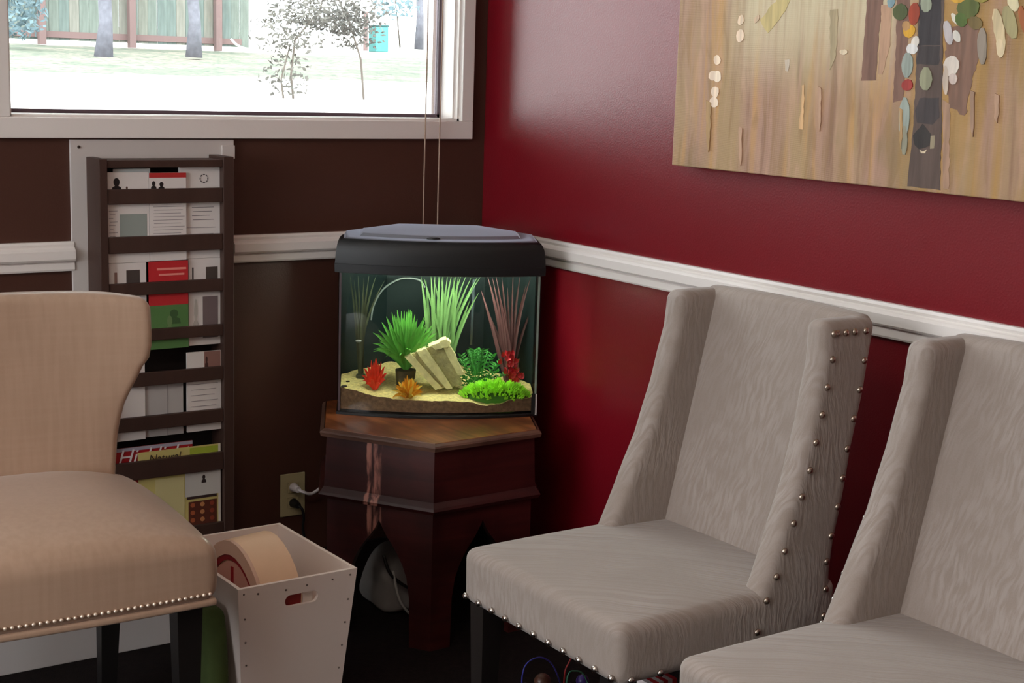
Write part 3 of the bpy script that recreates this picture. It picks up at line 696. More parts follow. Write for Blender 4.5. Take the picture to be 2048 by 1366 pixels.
k.bump(k.math('ADD', k.math('ADD', wv.outputs['Fac'], wz.outputs['Fac']), k.math('MULTIPLY', n3, 3)), .25, .001)
cv = obj('canvas', bx(PX, -.003, -PW, 0, 0, PH, bev=.002), m, root)
def soft(name, c, rough=.6):     # streaky paint that thins out along its edge
    m, k = blank(name, rough, .3); oc = k.obj(); n = k.noise(k.mapv(oc, (1, 70, 8)), 1, 4)
    k.l(k.mix(k.rng(n, .35, .65), srgb(tuple(int(v*.93) for v in c)), srgb(tuple(min(255, int(v*1.06)) for v in c))), k.b.inputs['Base Color']); k.bump(n, .5, .002); return m
SC = {}
def paint(c):
    if c not in SC: SC[c] = soft('paint_%d_%d_%d' % c, c)
    return SC[c]
layer = [0]
def stroke(P, c, name='brush_stroke', rag=1.0, th=.0012):
    """P: pixel outline; becomes a thin slab of paint on the canvas at its real place"""
    layer[0] += 1; off = .0004 + layer[0]*.00004
    pts = []
    for i in range(len(P)):
        a, b = P[i], P[(i+1) % len(P)]; n = max(1, int(math.hypot(a[0]-b[0], a[1]-b[1])/9))
        for j in range(n):
            q = onx(lerp(a[0], b[0], j/n)+random.uniform(-rag, rag), lerp(a[1], b[1], j/n)+random.uniform(-rag, rag), PX-off)
            pts.append((q.y-py0, q.z-pz0))
    bm = nb(); prism(bm, pts, 'x', PX-off, PX+.0002)
    bmesh.ops.triangulate(bm, faces=[f for f in bm.faces if len(f.verts) > 4]); return obj(name, bm, paint(c), root)
def dab(x, y, w_, h_, c, tilt=0): 
    return stroke([(x+w_/2*math.cos(a)*math.cos(tilt)-h_/2*math.sin(a)*math.sin(tilt), y+w_/2*math.cos(a)*math.sin(tilt)+h_/2*math.sin(a)*math.cos(tilt)) for a in [2*PI*i/10 for i in range(10)]], c, 'paint_dab', .8)
# far trunks
stroke([(1738, -60), (1776, -60), (1758, 60), (1752, 160), (1722, 162), (1730, 60)], (126, 92, 78))
stroke([(1794, -60), (1822, -60), (1816, 80), (1806, 200), (1786, 205), (1792, 90)], (128, 94, 80))
stroke([(1763, 10), (1784, 8), (1780, 90), (1764, 150), (1756, 148)], (184, 146, 118))
stroke([(1890, 60), (1960, 40), (1955, 120), (1930, 230), (1896, 215)], (134, 100, 84), rag=3)
stroke([(1886, 200), (1900, 210), (1898, 378), (1885, 376)], (172, 136, 112), rag=2)
stroke([(1520, 40), (1585, -40), (1598, -40), (1560, 40), (1536, 66)], (196, 174, 118), rag=2)
stroke([(1604, 170), (1609, 170), (1606, 260), (1598, 258)], (216, 172, 124))
stroke([(1570, 120), (1580, 118), (1576, 144), (1570, 142)], (214, 196, 176))
stroke([(1660, 20), (1676, 18), (1672, 110), (1660, 140)], (176, 156, 122))
# main trunk
stroke([(1840, -60), (1890, -60), (1886, 60), (1884, 180), (1880, 380), (1814, 372), (1826, 260), (1832, 130)], (96, 78, 70), 'trunk_stroke')
stroke([(1844, -60), (1884, -60), (1882, 40), (1880, 90), (1836, 92), (1840, 20)], (60, 52, 54), 'trunk_stroke')
stroke([(1838, 92), (1880, 92), (1878, 130), (1832, 128)], (66, 56, 56), 'trunk_stroke')
stroke([(1840, 196), (1878, 196), (1878, 236), (1866, 250), (1834, 246), (1830, 220)], (72, 62, 62), 'trunk_stroke')
stroke([(1826, 270), (1846, 248), (1862, 268), (1860, 292), (1838, 298), (1828, 290)], (58, 50, 48), 'trunk_stroke')
stroke([(1838, 300), (1846, 304), (1854, 298), (1850, 306), (1842, 306)], (210, 190, 160)); stroke([(1862, 272), (1870, 270), (1868, 296), (1860, 298)], (150, 136, 112))
for x, y, w_, h_, c, tl in [(1434, 120, 14, 20, (244, 216, 188), 0), (1425, 151, 16, 20, (244, 216, 190), .2), (1434, 153, 16, 24, (246, 220, 196), 0), (1430, 184, 16, 22, (244, 216, 190), 0), (1428, 204, 18, 22, (246, 218, 194), 0), (1481, 40, 12, 22, (236, 208, 178), .3), (1480, 72, 15, 26, (240, 212, 184), .1), (1513, 38, 8, 18, (214, 184, 154), .5), (1687, 104, 16, 10, (226, 206, 176), 0),
    (1852, 8, 24, 34, (158, 162, 140), 0), (1800, 24, 30, 34, (84, 92, 52), .4), (1828, 28, 22, 46, (164, 66, 40), .1), (1818, 62, 24, 28, (214, 160, 48), .3), (1830, 84, 16, 26, (228, 218, 206), .3), (1824, 98, 24, 22, (226, 222, 218), 0), (1812, 52, 16, 20, (186, 140, 90), 0), (1782, 4, 16, 24, (128, 152, 160), .2), (1792, -10, 20, 20, (80, 110, 70), 0),
    (1814, 130, 24, 52, (152, 160, 150), .05), (1808, 235, 22, 84, (154, 162, 152), .04), (1808, 280, 14, 60, (156, 152, 132), .02), (1814, 170, 22, 24, (160, 56, 50), .4), (1851, 158, 26, 48, (152, 150, 122), .05),
    (1896, 66, 18, 50, (190, 180, 180), -.2), (1910, 38, 12, 26, (214, 206, 190), -.5), (1913, 72, 14, 26, (220, 212, 200), -.4), (1902, 132, 32, 44, (222, 208, 196), .2), (1906, 158, 18, 24, (206, 186, 176), 0), (1891, 160, 12, 60, (206, 186, 168), 0),
    (1936, 14, 44, 50, (96, 104, 52), .5), (1922, 40, 24, 30, (90, 110, 50), -.2), (1950, 46, 30, 26, (120, 100, 60), .4), (1915, -8, 34, 30, (208, 160, 60), 0), (1960, -10, 40, 30, (150, 136, 66), .2),
    (1998, 60, 22, 90, (216, 194, 154), -.18), (2020, 44, 26, 70, (166, 154, 112), -.25), (2026, 4, 22, 40, (214, 200, 164), -.3), (1964, 92, 20, 76, (152, 138, 124), 0), (2046, 40, 16, 60, (178, 104, 62), -.2), (2000, 96, 16, 40, (222, 200, 164), -.1)]:
    dab(x, y, w_, h_, c, tl)
random.seed(21)
for i in range(7):      # loose vertical brushwork across the lower part
    x = random.uniform(1370, 2040); y = random.uniform(150, 300); hh = random.uniform(50, 110); ww = random.uniform(4, 9)
    if abs(x-1848) < 34: continue
    c = random.choice([(178, 142, 108), (184, 148, 122), (168, 134, 102), (182, 146, 102), (172, 138, 116)])
    if y+hh > 325+(x-1344)*.095: hh = 325+(x-1344)*.095-y-6
    if hh < 20: continue
    stroke([(x-ww/2, y), (x+ww/2, y+4), (x+ww*.4, y+hh*.7), (x, y+hh), (x-ww*.5, y+hh*.8)], c, rag=.8)

# ------------------------------------------------------------------ grey wing chairs
nail_bm = nb(); bmesh.ops.create_uvsphere(nail_bm, u_segments=10, v_segments=6, radius=1, matrix=Matrix.Diagonal((.0068, .0068, .0050, 1)))
nail_me = bpy.data.meshes.new('nailhead'); nail_bm.to_mesh(nail_me); nail_bm.free(); nail_me.materials.append(M_STEEL)
for p_ in nail_me.polygons: p_.use_smooth = True
nail_dk = nail_me.copy(); nail_dk.materials[0] = M_DARKN
WF = [(.36, .05), (.411, .055), (.459, .072), (.498, .094), (.588, .131), (.678, .166), (.774, .191), (.870, .212), (.936, .214), (.96, .216)]     # wing front edge (local x)
WB = [(.36, .258), (.506, .258), (.654, .290), (.862, .334), (.95, .350)]
def nar(z): return .022*max(0, (z-.46)/.48)
def make_grey(label):
    t = thing('wing_chair', label, 'chair', (-.545, -1.39, 0), 0, 'grey nailhead wing chairs along the red wall')
    def fs(x, y, z):
        crown = max(0, 1-(x/.25)**2)*max(0, 1-(y/.25)**2)
        f = z/.108
        return (x*(1-.01*(1-f)) , y, z + crown*.012*f)
    o = obj('seat', rbox(.50, .478, .108, .022, 10, 4, fs), M_GREY, t, True, loc=(.022, 0, .362))
    # back cushion slab, leaning
    def fb(x, y, z):
        zz_ = .44 + z; lean = lerp(.236, .330, (zz_-.44)/.5); y *= 1-.08*(zz_-.44)/.5
        return (lean + x + .0 , y, zz_ + (.008*(1-(y/.24)**2) if z > .3 else 0))
    obj('backrest', rbox(.042, .455, .498, .018, 10, 4, fb), M_GREY, t, True)
    for s in (-1, 1):
        H_ = .575
        def fwg(x, y, z, s=s):
            zz_ = .362 + z; f = curve(WF, zz_); b = curve(WB, zz_); tt = (x+.07)/.14
            yy_ = y + s*(.2135-nar(zz_))
            if zz_ > .90: pass
            return (lerp(f, b, tt), yy_ , zz_)
        obj('wing', rbox(.14, .052, H_, .020, 10, 4, fwg), M_GREY, t, True)
        yo = s*(.2135+.026)
        zf = [.405, .459, .498, .541, .588, .633, .678, .726, .774, .822, .870, .915]
        for z in zf:
            n_ = obj('nailhead', nail_dk if s < 0 else nail_me, None, t); n_.location = (curve(WF, z)+.022, yo+s*(.0005-nar(z)), z); n_.rotation_euler = (PI/2, 0, 0)
        for z in [.405, .455, .506, .552, .603, .654, .706, .759, .810, .862]:
            n_ = obj('nailhead', nail_dk if s < 0 else nail_me, None, t); n_.location = (curve(WB, z)-.020, yo+s*(.0005-nar(z)), z); n_.rotation_euler = (PI/2, 0, 0)
        for q in range(4):
            n_ = obj('nailhead', nail_dk if s < 0 else nail_me, None, t); n_.location = (.243+q*.022+(.006 if q == 3 else 0), yo+s*(.0005-nar(.915)), .915); n_.rotation_euler = (PI/2, 0, 0)
        for q in range(3):   # short row under the seat side
            n_ = obj('nailhead', nail_me, None, t); n_.location = (-.200+q*.062, s*.2395, .375); n_.rotation_euler = (PI/2, 0, 0)
    for q in range(11):
        n_ = obj('nailhead', nail_me, None, t); n_.location = (-.2285, -.222+q*.0444, .378); n_.rotation_euler = (0, PI/2, 0)
    for lx, ly in ((-.195, .2), (-.195, -.2), (.2, .2), (.2, -.2)):
        bm = nb(); vs = box(bm, lx-.022, lx+.022, ly-.022, ly+.022, 0, .364)
        for v_ in vs:
            if v_.co.z < .1: v_.co.x = lx+(v_.co.x-lx)*.6+(.03 if lx > 0 else 0); v_.co.y = ly+(v_.co.y-ly)*.6
        obj('leg', bm, M_LEG, t)
    return t
ch1 = make_grey('grey wavy-fabric wing chair nearest the aquarium, whole seat in view')
def copy_tree(o, parent=None):
    c = o.copy(); C.objects.link(c); c.parent = parent
    for q in list(o.children): copy_tree(q, c)
    return c
ch2 = copy_tree(ch1); ch2.location = (-.540, -1.998, 0); ch2['label'] = 'grey wavy-fabric wing chair in the foreground, cut off below the painting'

# ------------------------------------------------------------------ cream chair
t = thing('cream_chair', 'cream satin chair with small brass nailheads along its seat front', 'chair', (-1.462, -.745, 0), math.radians(-2.5))
def fc(x, y, z):
    f = z/.115; cr = max(0, 1-abs(x/.285)**3)*max(0, 1-abs(y/.26)**3)
    wx = 1 + .0*(1-f); front = (-y/.24)
    sx_ = lerp(1.0, .95, max(0, min(1, (y+.24)/.48)))          # narrower at back
    bulge = .012*(1-(x/.28)**2) if y < 0 else 0
    return (x*sx_ + math.copysign(.006*math.sin(PI*f), x)*(1 if abs(x) > .2 else 0), y - bulge*min(1, -y/.2) if y < 0 else y, z + cr*.060*f*f - .008*(abs(x)/.28)**4*f*max(0, -y/.24))
obj('seat', rbox(.555, .49, .118, .026, 12, 5, fc), M_CREAM, t, True, loc=(0, 0, .388))
obj('seat_welt', rbox(.553, .486, .014, .0055, 12, 3, lambda x, y, z: (lambda q: (q[0], q[1], z))(fc(x, y, 0))), M_CREAM, t, True, loc=(0, 0, .381))
HW = [(.44, .222), (.52, .226), (.60, .234), (.655, .242), (.695, .258), (.730, .276), (.765, .293), (.80, .298), (.86, .298), (.90, .296)]
def fbk(x, y, z):
    zz_ = .445+z; hw = curve(HW, zz_); xn = x/.30; X_ = xn*hw
    wrap = -.045*abs(xn)**2.6*max(0, min(1, (zz_-.6)/.2))
    topc = -.012*max(0, (abs(xn)-.55)/.45)**2*(1 if zz_ > .75 else 0)
    return (X_, .205 + y + wrap + (zz_-.44)*.08, zz_ + topc*(z/.45) + .006*(1-xn*xn)*(z/.45))
obj('backrest', rbox(.60, .055, .445, .022, 16, 5, fbk), M_CREAM, t, True)
nb2 = nb(); bmesh.ops.create_uvsphere(nb2, u_segments=8, v_segments=5, radius=1, matrix=Matrix.Diagonal((.0036, .0036, .0028, 1))); nm2 = bpy.data.meshes.new('nailhead_small'); nb2.to_mesh(nm2); nb2.free(); nm2.materials.append(M_BRASSN)
for p_ in nm2.polygons: p_.use_smooth = True
for q in range(46):
    x = -.262+q*.0116; n_ = obj('nailhead', nm2, None, t); n_.location = (x, -.2455-.012*(1-(x/.28)**2)-.001, .407); n_.rotation_euler = (PI/2, 0, 0)
for s in (-1, 1):
    for q in range(38):
        y = -.222+q*.0116; n_ = obj('nailhead', nm2, None, t); n_.location = (s*(.2785*lerp(1, .95, (y+.24)/.48)), y, .407); n_.rotation_euler = (0, PI/2, 0)
for lx, ly in ((-.235, -.19), (.235, -.19), (-.20, .2), (.222, .235)):
    bm = nb(); vs = box(bm, lx-.024, lx+.024, ly-.024, ly+.024, 0, .386)
    for v_ in vs:
        if v_.co.z < .1: v_.co.x = lx+(v_.co.x-lx)*.62; v_.co.y = ly+(v_.co.y-ly)*.62+(.04 if ly > 0 else 0)
    obj('leg', bm, M_LEG, t)

# ------------------------------------------------------------------ white box with handle holes
BX0, BX1, BY0, BY1, BH = -1.100, -.839, -.861, -.512, .350
bc = ((BX0+BX1)/2, (BY0+BY1)/2)
t = thing('storage_bin', 'tall white bin with oval handle hole holding toys beside cream chair', 'bin', (bc[0], bc[1], 0), math.radians(1))
m_bin = mat('white_board', (224, 206, 197), .6, bump=.05, bscale=40)
m_raw = mat('raw_board', (205, 174, 156), .8)
def tp(z): return lerp(.80, 1, z/BH)
hx, hy = (BX1-BX0)/2, (BY1-BY0)/2; th = .008
def panel_with_hole(sign):
    bm = nb(); n = 28; hc = (.008, .306); hole = []
    for i in range(n):
        a = 2*PI*i/n; c_, s_ = math.cos(a), math.sin(a); hole.append((hc[0]+math.copysign(.024, c_)+.0125*c_, hc[1]+.0125*s_))
    outer = [(-hx*tp(0), 0), (hx*tp(0), 0), (hx, BH), (-hx, BH)]
    rings = []
    for o_ in (0, th):
        L = []
        for P in (outer, hole): L.append([bm.verts.new((x, sign*(hy*tp(z)-o_), z)) for x, z in P])
        es = [bm.edges.new((R_[i], R_[(i+1) % len(R_)])) for R_ in L for i in range(len(R_))]
        bmesh.ops.triangle_fill(bm, use_beauty=True, use_dissolve=False, edges=es); rings.append(L)
    for k_ in (0, 1):
        A, B = rings[0][k_], rings[1][k_]
        for i in range(len(A)): bm.faces.new((A[i], A[(i+1) % len(A)], B[(i+1) % len(A)], B[i]))
    bmesh.ops.recalc_face_normals(bm, faces=bm.faces); return bm
obj('end_panel', panel_with_hole(-1), m_bin, t); obj('end_panel', panel_with_hole(1), m_bin, t)
for s in (-1, 1):
    bm = nb(); P = []
    for z in (0, BH):
        for y in (-1, 1):
            P.append([bm.verts.new((s*(hx*tp(z)-o_), y*(hy*tp(z)-th-.0003), z)) for o_ in (.0003, th)])
    q = [P[0], P[1], P[3], P[2]]
    bm.faces.new([v[0] for v in q]); bm.faces.new([v[1] for v in q][::-1])
    for i in range(4): bm.faces.new((q[i][0], q[i][1], q[(i+1) % 4][1], q[(i+1) % 4][0]))
    bmesh.ops.recalc_face_normals(bm, faces=bm.faces); obj('side_panel', bm, m_bin, t)
obj('bottom_panel', bx(-hx*.78, hx*.78, -hy*.78, hy*.78, .002, .010), m_raw, t)
rv = nb(); bmesh.ops.create_uvsphere(rv, u_segments=8, v_segments=5, radius=1, matrix=Matrix.Diagonal((.0022, .0022, .0014, 1))); rvm = bpy.data.meshes.new('rivet'); rv.to_mesh(rvm); rv.free(); rvm.materials.append(mat('rivet_grey', (110, 96, 90), .4, metal=.6))
for x, z in [(-.118, .338), (-.088, .334), (-.028, .331), (.018, .333), (.075, .335), (.115, .338)] + [(s*(hx*tp(z)-.012), z) for s in (-1, 1) for z in (.285, .235, .185, .135, .085)]:
    n_ = obj('rivet', rvm, None, t); n_.location = (x, -(hy*tp(z))-.0005, z); n_.rotation_euler = (PI/2, 0, 0)

# arched wooden toy inside the box
DX0, DX1 = -1.045, -.945; DY = -.727
root = thing('arched_toy', 'cream arched wooden toy with red painted outline inside white bin', 'toy', ((DX0+DX1)/2-.002, DY+.013, .012), math.radians(11))
arch = [(-.075, 0), (-.075, .12)] + [(.113*math.cos(a)*-1*(1-.12*math.sin(a)**3), .245+.145*math.sin(a)) for a in [PI*i/14 for i in range(15)]] + [(.075, .12), (.075, 0)]
arch = [(y, z) for y, z in arch]
def arch_s(s, z0=0): return [(y*s, (z0 if i in (0, len(arch)-1) else max(z0, .12)) if i in (0, 1, len(arch)-2, len(arch)-1) else .245+(z-.245)*s) for i, (y, z) in enumerate(arch)]
bm = nb(); prism(bm, arch_s(1), 'x', -.05, .042); m_ww = mat('cream_wood', (226, 190, 158), .5, var=.05, vscale=10)
obj('body', bm, m_ww, root, 'auto')
def ringx(s0, s1, x0, x1, col, nm, rough=.5):
    a, b = arch_s(s0, .1), arch_s(s1, .1); bm = nb(); A = [bm.verts.new((x0, y, z)) for y, z in a]; B = [bm.verts.new((x0, y, z)) for y, z in b]; A2 = [bm.verts.new((x1, y, z)) for y, z in a]; B2 = [bm.verts.new((x1, y, z)) for y, z in b]
    for i in range(len(a)-1):
        bm.faces.new((A[i], A[i+1], B[i+1], B[i])); bm.faces.new((A2[i+1], A2[i], B2[i], B2[i+1])); bm.faces.new((A[i+1], A[i], A2[i], A2[i+1])); bm.faces.new((B[i], B[i+1], B2[i+1], B2[i]))
    bmesh.ops.recalc_face_normals(bm, faces=bm.faces); obj(nm, bm, mat(nm+'_m', col, rough), root)
ringx(1.0, .80, -.058, -.0502, (206, 168, 148), 'face_rim'); ringx(.80, .72, -.0545, -.0503, (140, 22, 34), 'red_outline')
bm = nb(); prism(bm, arch_s(.70), 'x', -.0515, -.0502); obj('painted_face', bm, mat('painted_face', (204, 150, 136), .5), root)
obj('orange_patch', bx(-.0535, -.0516, -.055, .05, .19, .262), mat('orange_paint', (205, 128, 48), .5), root)
obj('red_stripe', bx(-.0535, -.0516, -.004, .004, .263, .335), mat('red_paint', (150, 30, 36), .5), root)
for yy_ in (-.036, .036): obj('red_mark', bx(-.0545, -.0516, yy_-.008, yy_+.008, .262, .285), mat('red_paint', (150, 30, 36), .5), root)
# books/blocks seen through the handle hole
o = obj('toy_block', bx(-.033, .033, -.002, .002, 0, .315, bev=.002), mat('red_block', (140, 34, 32), .5)); o.location = (-.985, -.812, .012); o.rotation_euler = (.098, 0, 0); tag(o, 'red board behind the handle hole of white bin', 'toy')
o = obj('toy_block', bx(-.011, .011, -.002, .002, 0, .312, bev=.002), mat('cream_block', (226, 208, 196), .5)); o.location = (-.938, -.812, .012); o.rotation_euler = (.098, 0, 0); tag(o, 'small cream board beside the red board in white bin', 'toy')
q = ony(438, 1097, -.56)
o = obj('toy_block', bx(-.012, .012, -.01, .01, 0, q.z-.012, bev=.002), mat('red_block', (140, 34, 32), .5)); o.location = (q.x, -.565, .012); tag(o, 'dark red block standing behind the arched toy in bin', 'toy')

# green soft toy squeezed between chair and bin
root = thing('green_cushion_toy', 'dark green soft toy with yellow-green patch between chair and bin', 'toy', (-1.126, -.775, 0))
obj('body', rbox(.046, .15, .30, .021, 6, 4, lambda x, y, z: (x+.016*math.sin(z*7)-.012, y*(1-.5*(z/.3)**2), z)), mat('green_plush', (58, 70, 26), .9, var=.25, vscale=20), root, True)
bm = nb(); bmesh.ops.create_uvsphere(bm, u_segments=16, v_segments=10, radius=1, matrix=Matrix.Translation((.004, -.070, .10)) @ Matrix.Diagonal((.018, .016, .050, 1))); obj('patch', bm, mat('lime_plush', (150, 160, 40), .9, var=.2, vscale=40), root, True)

# white low cabinet at the wall under the window
t = thing('white_storage_box', 'plain white low box against the wall beneath the cream chair', 'box', (-1.50, -.125, 0))
obj('body', bx(-.50, .522, -.105, .1, 0, .150, bev=.003), M_PANEL, t); obj('lid', bx(-.505, .527, -.110, .102, .1505, .165, bev=.003), M_PANEL, t)

# bag and cables under the table
root = thing('grey_bag', 'slumped pale grey bag lying beneath the hexagonal table', 'bag', (-.385, -.26, 0))
def fbag(x, y, z): 
    s_ = 1-.45*(max(0, z)/.165)**1.5; n_ = noise.noise(Vector((x*14, y*14, z*14)))*.018; return (x*s_+n_, y*s_+n_*.6, z+n_*.5 if z > .02 else z)
obj('sack', rbox(.20, .18, .165, .05, 8, 4, fbag), mat('grey_cloth', (122, 116, 112), .85), root, True)
bm = nb(); tube(bm, smoothpts([(-.10, -.085, .17), (-.085, -.10, .12), (-.03, -.11, .075), (.02, -.105, .06), (.06, -.09, .10), (.08, -.07, .14)]), .004, 6); obj('dark_strap', bm, M_LEG, root, True)
bm = nb(); tube(bm, smoothpts([(-.08, -.10, .13), (-.07, -.115, .06), (-.035, -.12, .015), (.0, -.115, .03), (.03, -.10, .09)]), .0035, 6); obj('pale_strap', bm, mat('strap_grey', (150, 146, 140), .7), root, True)

# bead maze under the first grey chair
root = thing('bead_maze', 'wooden bead maze toy with coloured wire loops under grey chair', 'toy', (-.45, -1.10, 0))
obj('base', bx(-.15, .15, -.17, .10, 0, .02, bev=.004), mat('maze_wood', (120, 76, 48), .5), root)
def wire(P, r_, col, nm):
    bm = nb(); tube(bm, smoothpts(P, 8), r_, 6); obj('wire', bm, mat(nm, col, .4), root, True)
def WP(px, py, Y): q = ony(px, py, Y); return (q.x+.45, q.y+1.10, q.z)
wire([WP(1043, 1400, -1.10), WP(1045, 1350, -1.10), WP(1055, 1326, -1.10), WP(1078, 1315, -1.10), WP(1100, 1324, -1.10), WP(1115, 1350, -1.10), WP(1126, 1390, -1.10)], .0016, (58, 58, 160), 'wire_blue')
wire([WP(1150, 1300, -1.14), WP(1138, 1325, -1.14), WP(1130, 1345, -1.14), WP(1126, 1395, -1.14)], .0017, (150, 30, 34), 'wire_red')
wire([WP(1130, 1400, -1.12), WP(1136, 1350, -1.12), WP(1150, 1342, -1.12), WP(1168, 1350, -1.12), WP(1185, 1395, -1.12)], .0015, (60, 130, 100), 'wire_green')
for px, py, s_, c in ((1085, 1364, .018, (86, 52, 40)), (1165, 1362, .014, (60, 40, 110)), (1050, 1378, .012, (40, 60, 120))):
    q = WP(px, py, -1.10); bm = nb(); bmesh.ops.create_uvsphere(bm, u_segments=14, v_segments=8, radius=s_, matrix=Matrix.Translation(q)); obj('bead', bm, mat('bead_%d' % c[0], c, .35), root, True)
q = onz(1292, 1372, .31)
root = thing('striped_toy', 'small red and white striped toy tucked under grey chair corner', 'toy', (q.x+.04, q.y+.02, 0))
mr = mat('stripe_red', (196, 40, 50), .5); mw = mat('stripe_white', (220, 206, 204), .5)
obj('stand', bx(-.03, .03, -.02, .02, 0, .2), M_LEG, root)
for i in range(6): obj('stripe', bx(-.03+i*.01, -.0205+i*.01, -.02, .02, .2005, .31), mr if i % 2 else mw, root)

# ------------------------------------------------------------------ outdoors
ZA = ony(300, 150, 13).z; ZB = ony(300, 97, 21).z; Z0 = .75
def slab(y0, z0, y1, z1, x0, x1, th=.1):
    bm = nb(); prism(bm, [(y0, z0), (y1, z1), (y1, z1-th), (y0, z0-th)], 'x', x0, x1); return bm
struct('pavement', slab(.20, Z0, 13, ZA, -10, 40), mat('pale_concrete', (236, 232, 228), .8, var=.05, vscale=3))
m_gr, k = blank('pale_grass', .95, .1); M_GRASS = m_gr
oc = k.obj(); g1 = k.noise(oc, 1.2, 5); g2 = k.noise(oc, 9, 4)
cc = k.mix(k.rng(g1, .4, .6), srgb((102, 106, 94)), srgb((124, 118, 108))); cc = k.mix(k.rng(g2, .5, .62), cc, srgb((84, 92, 82))); k.l(cc, k.b.inputs['Base Color'])
bm = nb(); NX, NY = 60, 14; g = []
for i in range(NX+1):
    row = []
    for j in range(NY+1):
        x = -2+34*i/NX; y = 13+8.2*j/NY; row.append(bm.verts.new((x, y, lerp(ZA, ZB, j/NY)+.03*noise.noise(Vector((x*1.7, y*1.7, 0)))*(0 if j in (0,) else 1))))
    g.append(row)
for i in range(NX):
    for j in range(NY): bm.faces.new((g[i][j], g[i+1][j], g[i+1][j+1], g[i][j+1]))
struct('grass_bank', bm, M_GRASS)
struct('far_ground', slab(21.2, ZB-.02, 60, ZB+1.2, -20, 60), mat('pale_ground', (214, 208, 196), .9))
# fence of separate boards
FY = 21.0
xa, xb = ony(15, 60, FY).x, ony(482, 60, FY).x
root = thing('board_fence', 'weathered grey-green board fence with reddish posts beyond the grass bank', 'fence', (xa, FY, ZB))
bd = .165; i = 0; x = 0
fm = [mat('fence_%d' % i_, c, .9, var=.2, vscale=6, stretch=(4, 4, .4)) for i_, c in enumerate([(106, 113, 106), (114, 115, 106), (98, 108, 104), (120, 118, 110)])]
zb_ = ony(300, 90, FY).z-ZB
bme = [bx(0, bd-.004, 0, .022, 0, 2.6, bev=.003) for _ in fm]; bmes = []
for b_, mm in zip(bme, fm):
    me = bpy.data.meshes.new('board'); b_.to_mesh(me); b_.free(); me.materials.append(mm); bmes.append(me)
while x < xb-xa:
    o = obj('board', bmes[random.choice((0, 0, 1, 2, 2, 3))], None, root); o.location = (x, random.uniform(-.008, .008), zb_+.02); x += bd
m_post = mat('fence_post', (116, 94, 92), .9)
for px in (82, 262, 434):
    q = ony(px, 60, FY-.06).x-xa; obj('post', bx(q-.055, q+.055, -.16, -.03, 0, 2.7, bev=.005), m_post, root)
obj('bottom_rail', bx(0, xb-xa, -.028, -.012, zb_+.06, zb_+.16), m_post, root)
# trees
def trunk_tree(label, px, py, Y, r, lean, h=5, grp='slim grey trees outside the window'):
    q = ony(px, py, Y); root = thing('tree', label, 'tree', (q.x, q.y, q.z-.05), 0, grp)
    bm = nb(); pts = [(lean*s + .03*math.sin(s*3), 0, s) for s in [h*i/10 for i in range(11)]]; tube(bm, pts, r, 9, r*.6)
    for v_ in bm.verts:
        n_ = noise.noise(v_.co*5)*.15*r; v_.co.x += n_; v_.co.y += n_
        if v_.co.z < .15: v_.co.x *= 1.35; v_.co.y *= 1.35
    obj('trunk', bm, mat('bark_grey', (104, 103, 112), .9, var=.25, vscale=9), root, True)
    random.seed(px)
    for i in range(5):
        a = random.uniform(0, 6.28); z = h*(.55+.09*i); bm = nb(); b0 = Vector((lean*z, 0, z)); tube(bm, [b0, b0+Vector((math.cos(a)*.25, math.sin(a)*.2, .4)), b0+Vector((math.cos(a)*.45, math.sin(a)*.4, .7))], r*.35, 6, r*.1); obj('branch', bm, _m['bark_grey'], root, True)
    bm = nb()
    for i in range(500):
        a = random.uniform(0, 6.28); rr = random.uniform(.1, .45); p_ = Vector((rr*math.cos(a)+lean*h, rr*math.sin(a), h*random.uniform(.62, 1.1))); s = .06
        d1 = Vector((random.uniform(-1, 1), random.uniform(-1, 1), random.uniform(-1, 1))).normalized()*s; d2 = d1.orthogonal().normalized()*s*.6
        bm.faces.new([bm.verts.new(p_+d1), bm.verts.new(p_+d2), bm.verts.new(p_-d1), bm.verts.new(p_-d2)])
    o = obj('foliage', bm, mat('leaf_blue_green', (92, 112, 114), .8), root); o['kind'] = 'stuff'
trunk_tree('slim grey tree trunk before the fence, between two reddish posts', 207, 112, 17.5, .10, .02)
trunk_tree('slim grey tree trunk at the end of the fence before its last post', 388, 108, 17.5, .09, -.03)
trunk_tree('slim grey tree trunk by itself near the inner edge of window frame', 838, 92, 16, .055, -.04)
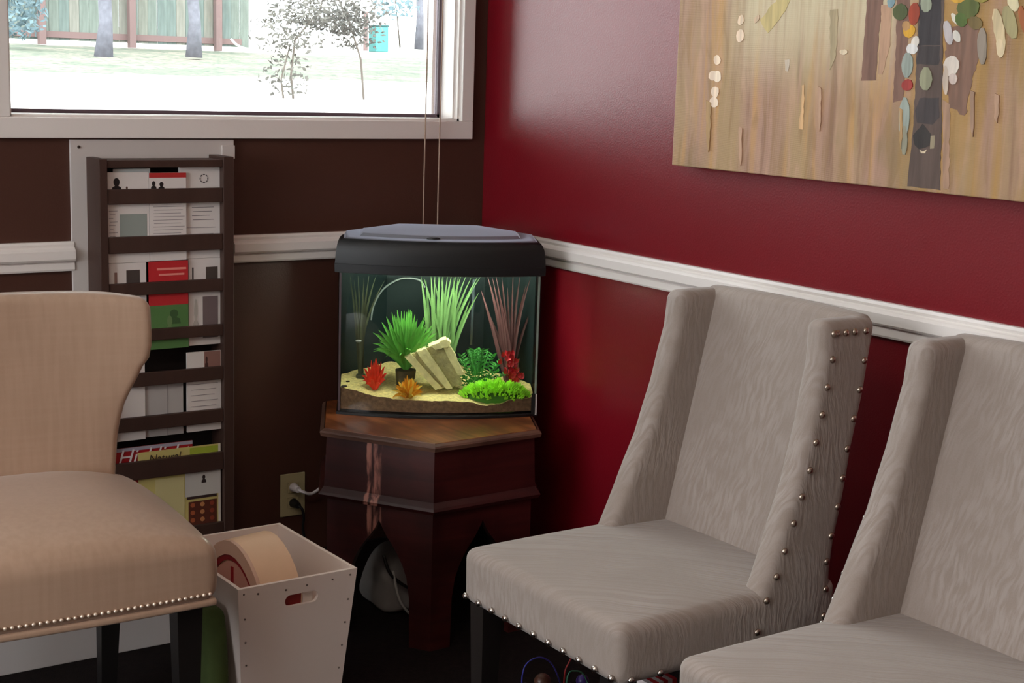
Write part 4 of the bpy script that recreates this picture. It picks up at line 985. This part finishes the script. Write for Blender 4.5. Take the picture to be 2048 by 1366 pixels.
# shrubs made of loose leaves
def shrub(name, label, blobs, Y, n, s, m, stems=()):
    c0 = ony(*blobs[0][:2], Y); root = thing(name, label, 'shrub', (c0.x, Y, 0))
    bm = nb(); sc_ = (Y-CAM.y)/math.cos(YAW-.1)/FPX
    for (px, py, rx, ry, wgt) in blobs:
        c = ony(px, py, Y)
        for i in range(int(n*wgt)):
            a = random.uniform(0, 6.28); rr = math.sqrt(random.random()); p_ = Vector((c.x-c0.x+rx*sc_*rr*math.cos(a), random.uniform(-.4, .4), c.z+ry*sc_*rr*math.sin(a)))
            d1 = Vector((random.uniform(-1, 1), random.uniform(-1, 1), random.uniform(-1, 1))).normalized()*s*random.uniform(.6, 1.3); d2 = d1.orthogonal().normalized()*s*.5
            bm.faces.new([bm.verts.new(p_+d1), bm.verts.new(p_+d2), bm.verts.new(p_-d1), bm.verts.new(p_-d2)])
    o = obj('leaves', bm, m, root); o['kind'] = 'stuff'
    for P_ in stems:
        bm = nb(); tube(bm, [(lambda q: (q.x-c0.x, 0, q.z))(ony(x_, y_, Y)) for x_, y_ in P_], .012, 6, .006); obj('stem', bm, mat('shrub_stem', (88, 80, 74), .9), root, True)
m_lf = mat('shrub_leaf', (78, 75, 70), .9, var=.5, vscale=5)
shrub('leafy_shrub', 'sparse arching grey-leaved shrub standing on the bright pavement', [(650, 20, 90, 34, 1.0), (590, 60, 40, 40, .35), (575, 130, 14, 50, .14), (690, 45, 50, 26, .5), (560, 160, 8, 28, .04), (712, 70, 22, 26, .2), (585, 170, 7, 20, .04), (540, 70, 20, 40, .05)], 9, 850, .030, m_lf, [[(590, 235), (582, 150), (590, 80), (640, 20), (660, -60)], [(572, 235), (562, 160), (580, 90)], [(730, 235), (722, 120), (700, 50), (660, -40)]])
shrub('blue_green_shrub', 'pale blue-green shrub at the fence beside the window frame', [(40, 20, 36, 50, 1)], 19, 420, .06, mat('leaf_pale_blue', (92, 112, 118), .8))
shrub('blue_green_shrub', 'pale blue-green shrub above the teal bin', [(790, 12, 30, 26, 1)], 15, 160, .05, _m['leaf_pale_blue'], [[(800, 95), (795, 40), (790, 0)]])
q = ony(757, 82, 14); root = thing('teal_bin', 'teal box-shaped bin standing on the grass outside', 'bin', (q.x, q.y, q.z-.14))
m_teal = mat('teal_plastic', (60, 122, 120), .6); obj('body', bx(-.095, .095, -.1, .1, 0, .32, bev=.01), m_teal, root); obj('lid', bx(-.10, .10, -.105, .105, .3205, .345, bev=.008), mat('teal_dark', (30, 74, 74), .6), root)
q = ony(731, 86, 14); o = obj('marker_post', bx(-.025, .025, -.02, .02, 0, .50, bev=.004), m_post); o.location = (q.x, q.y, q.z-.10); tag(o, 'short reddish post standing beside the teal bin', 'post')
bm = nb(); P_ = [ony(x_, y_, 15) for x_, y_ in ((462, 78), (474, 90), (490, 97), (512, 101))]; tube(bm, smoothpts(P_), .015, 6); o = obj('white_hose', bm, mat('hose_white', (245, 245, 245), .5), None, True); tag(o, 'white hose curving on the grass at the end of fence', 'hose')
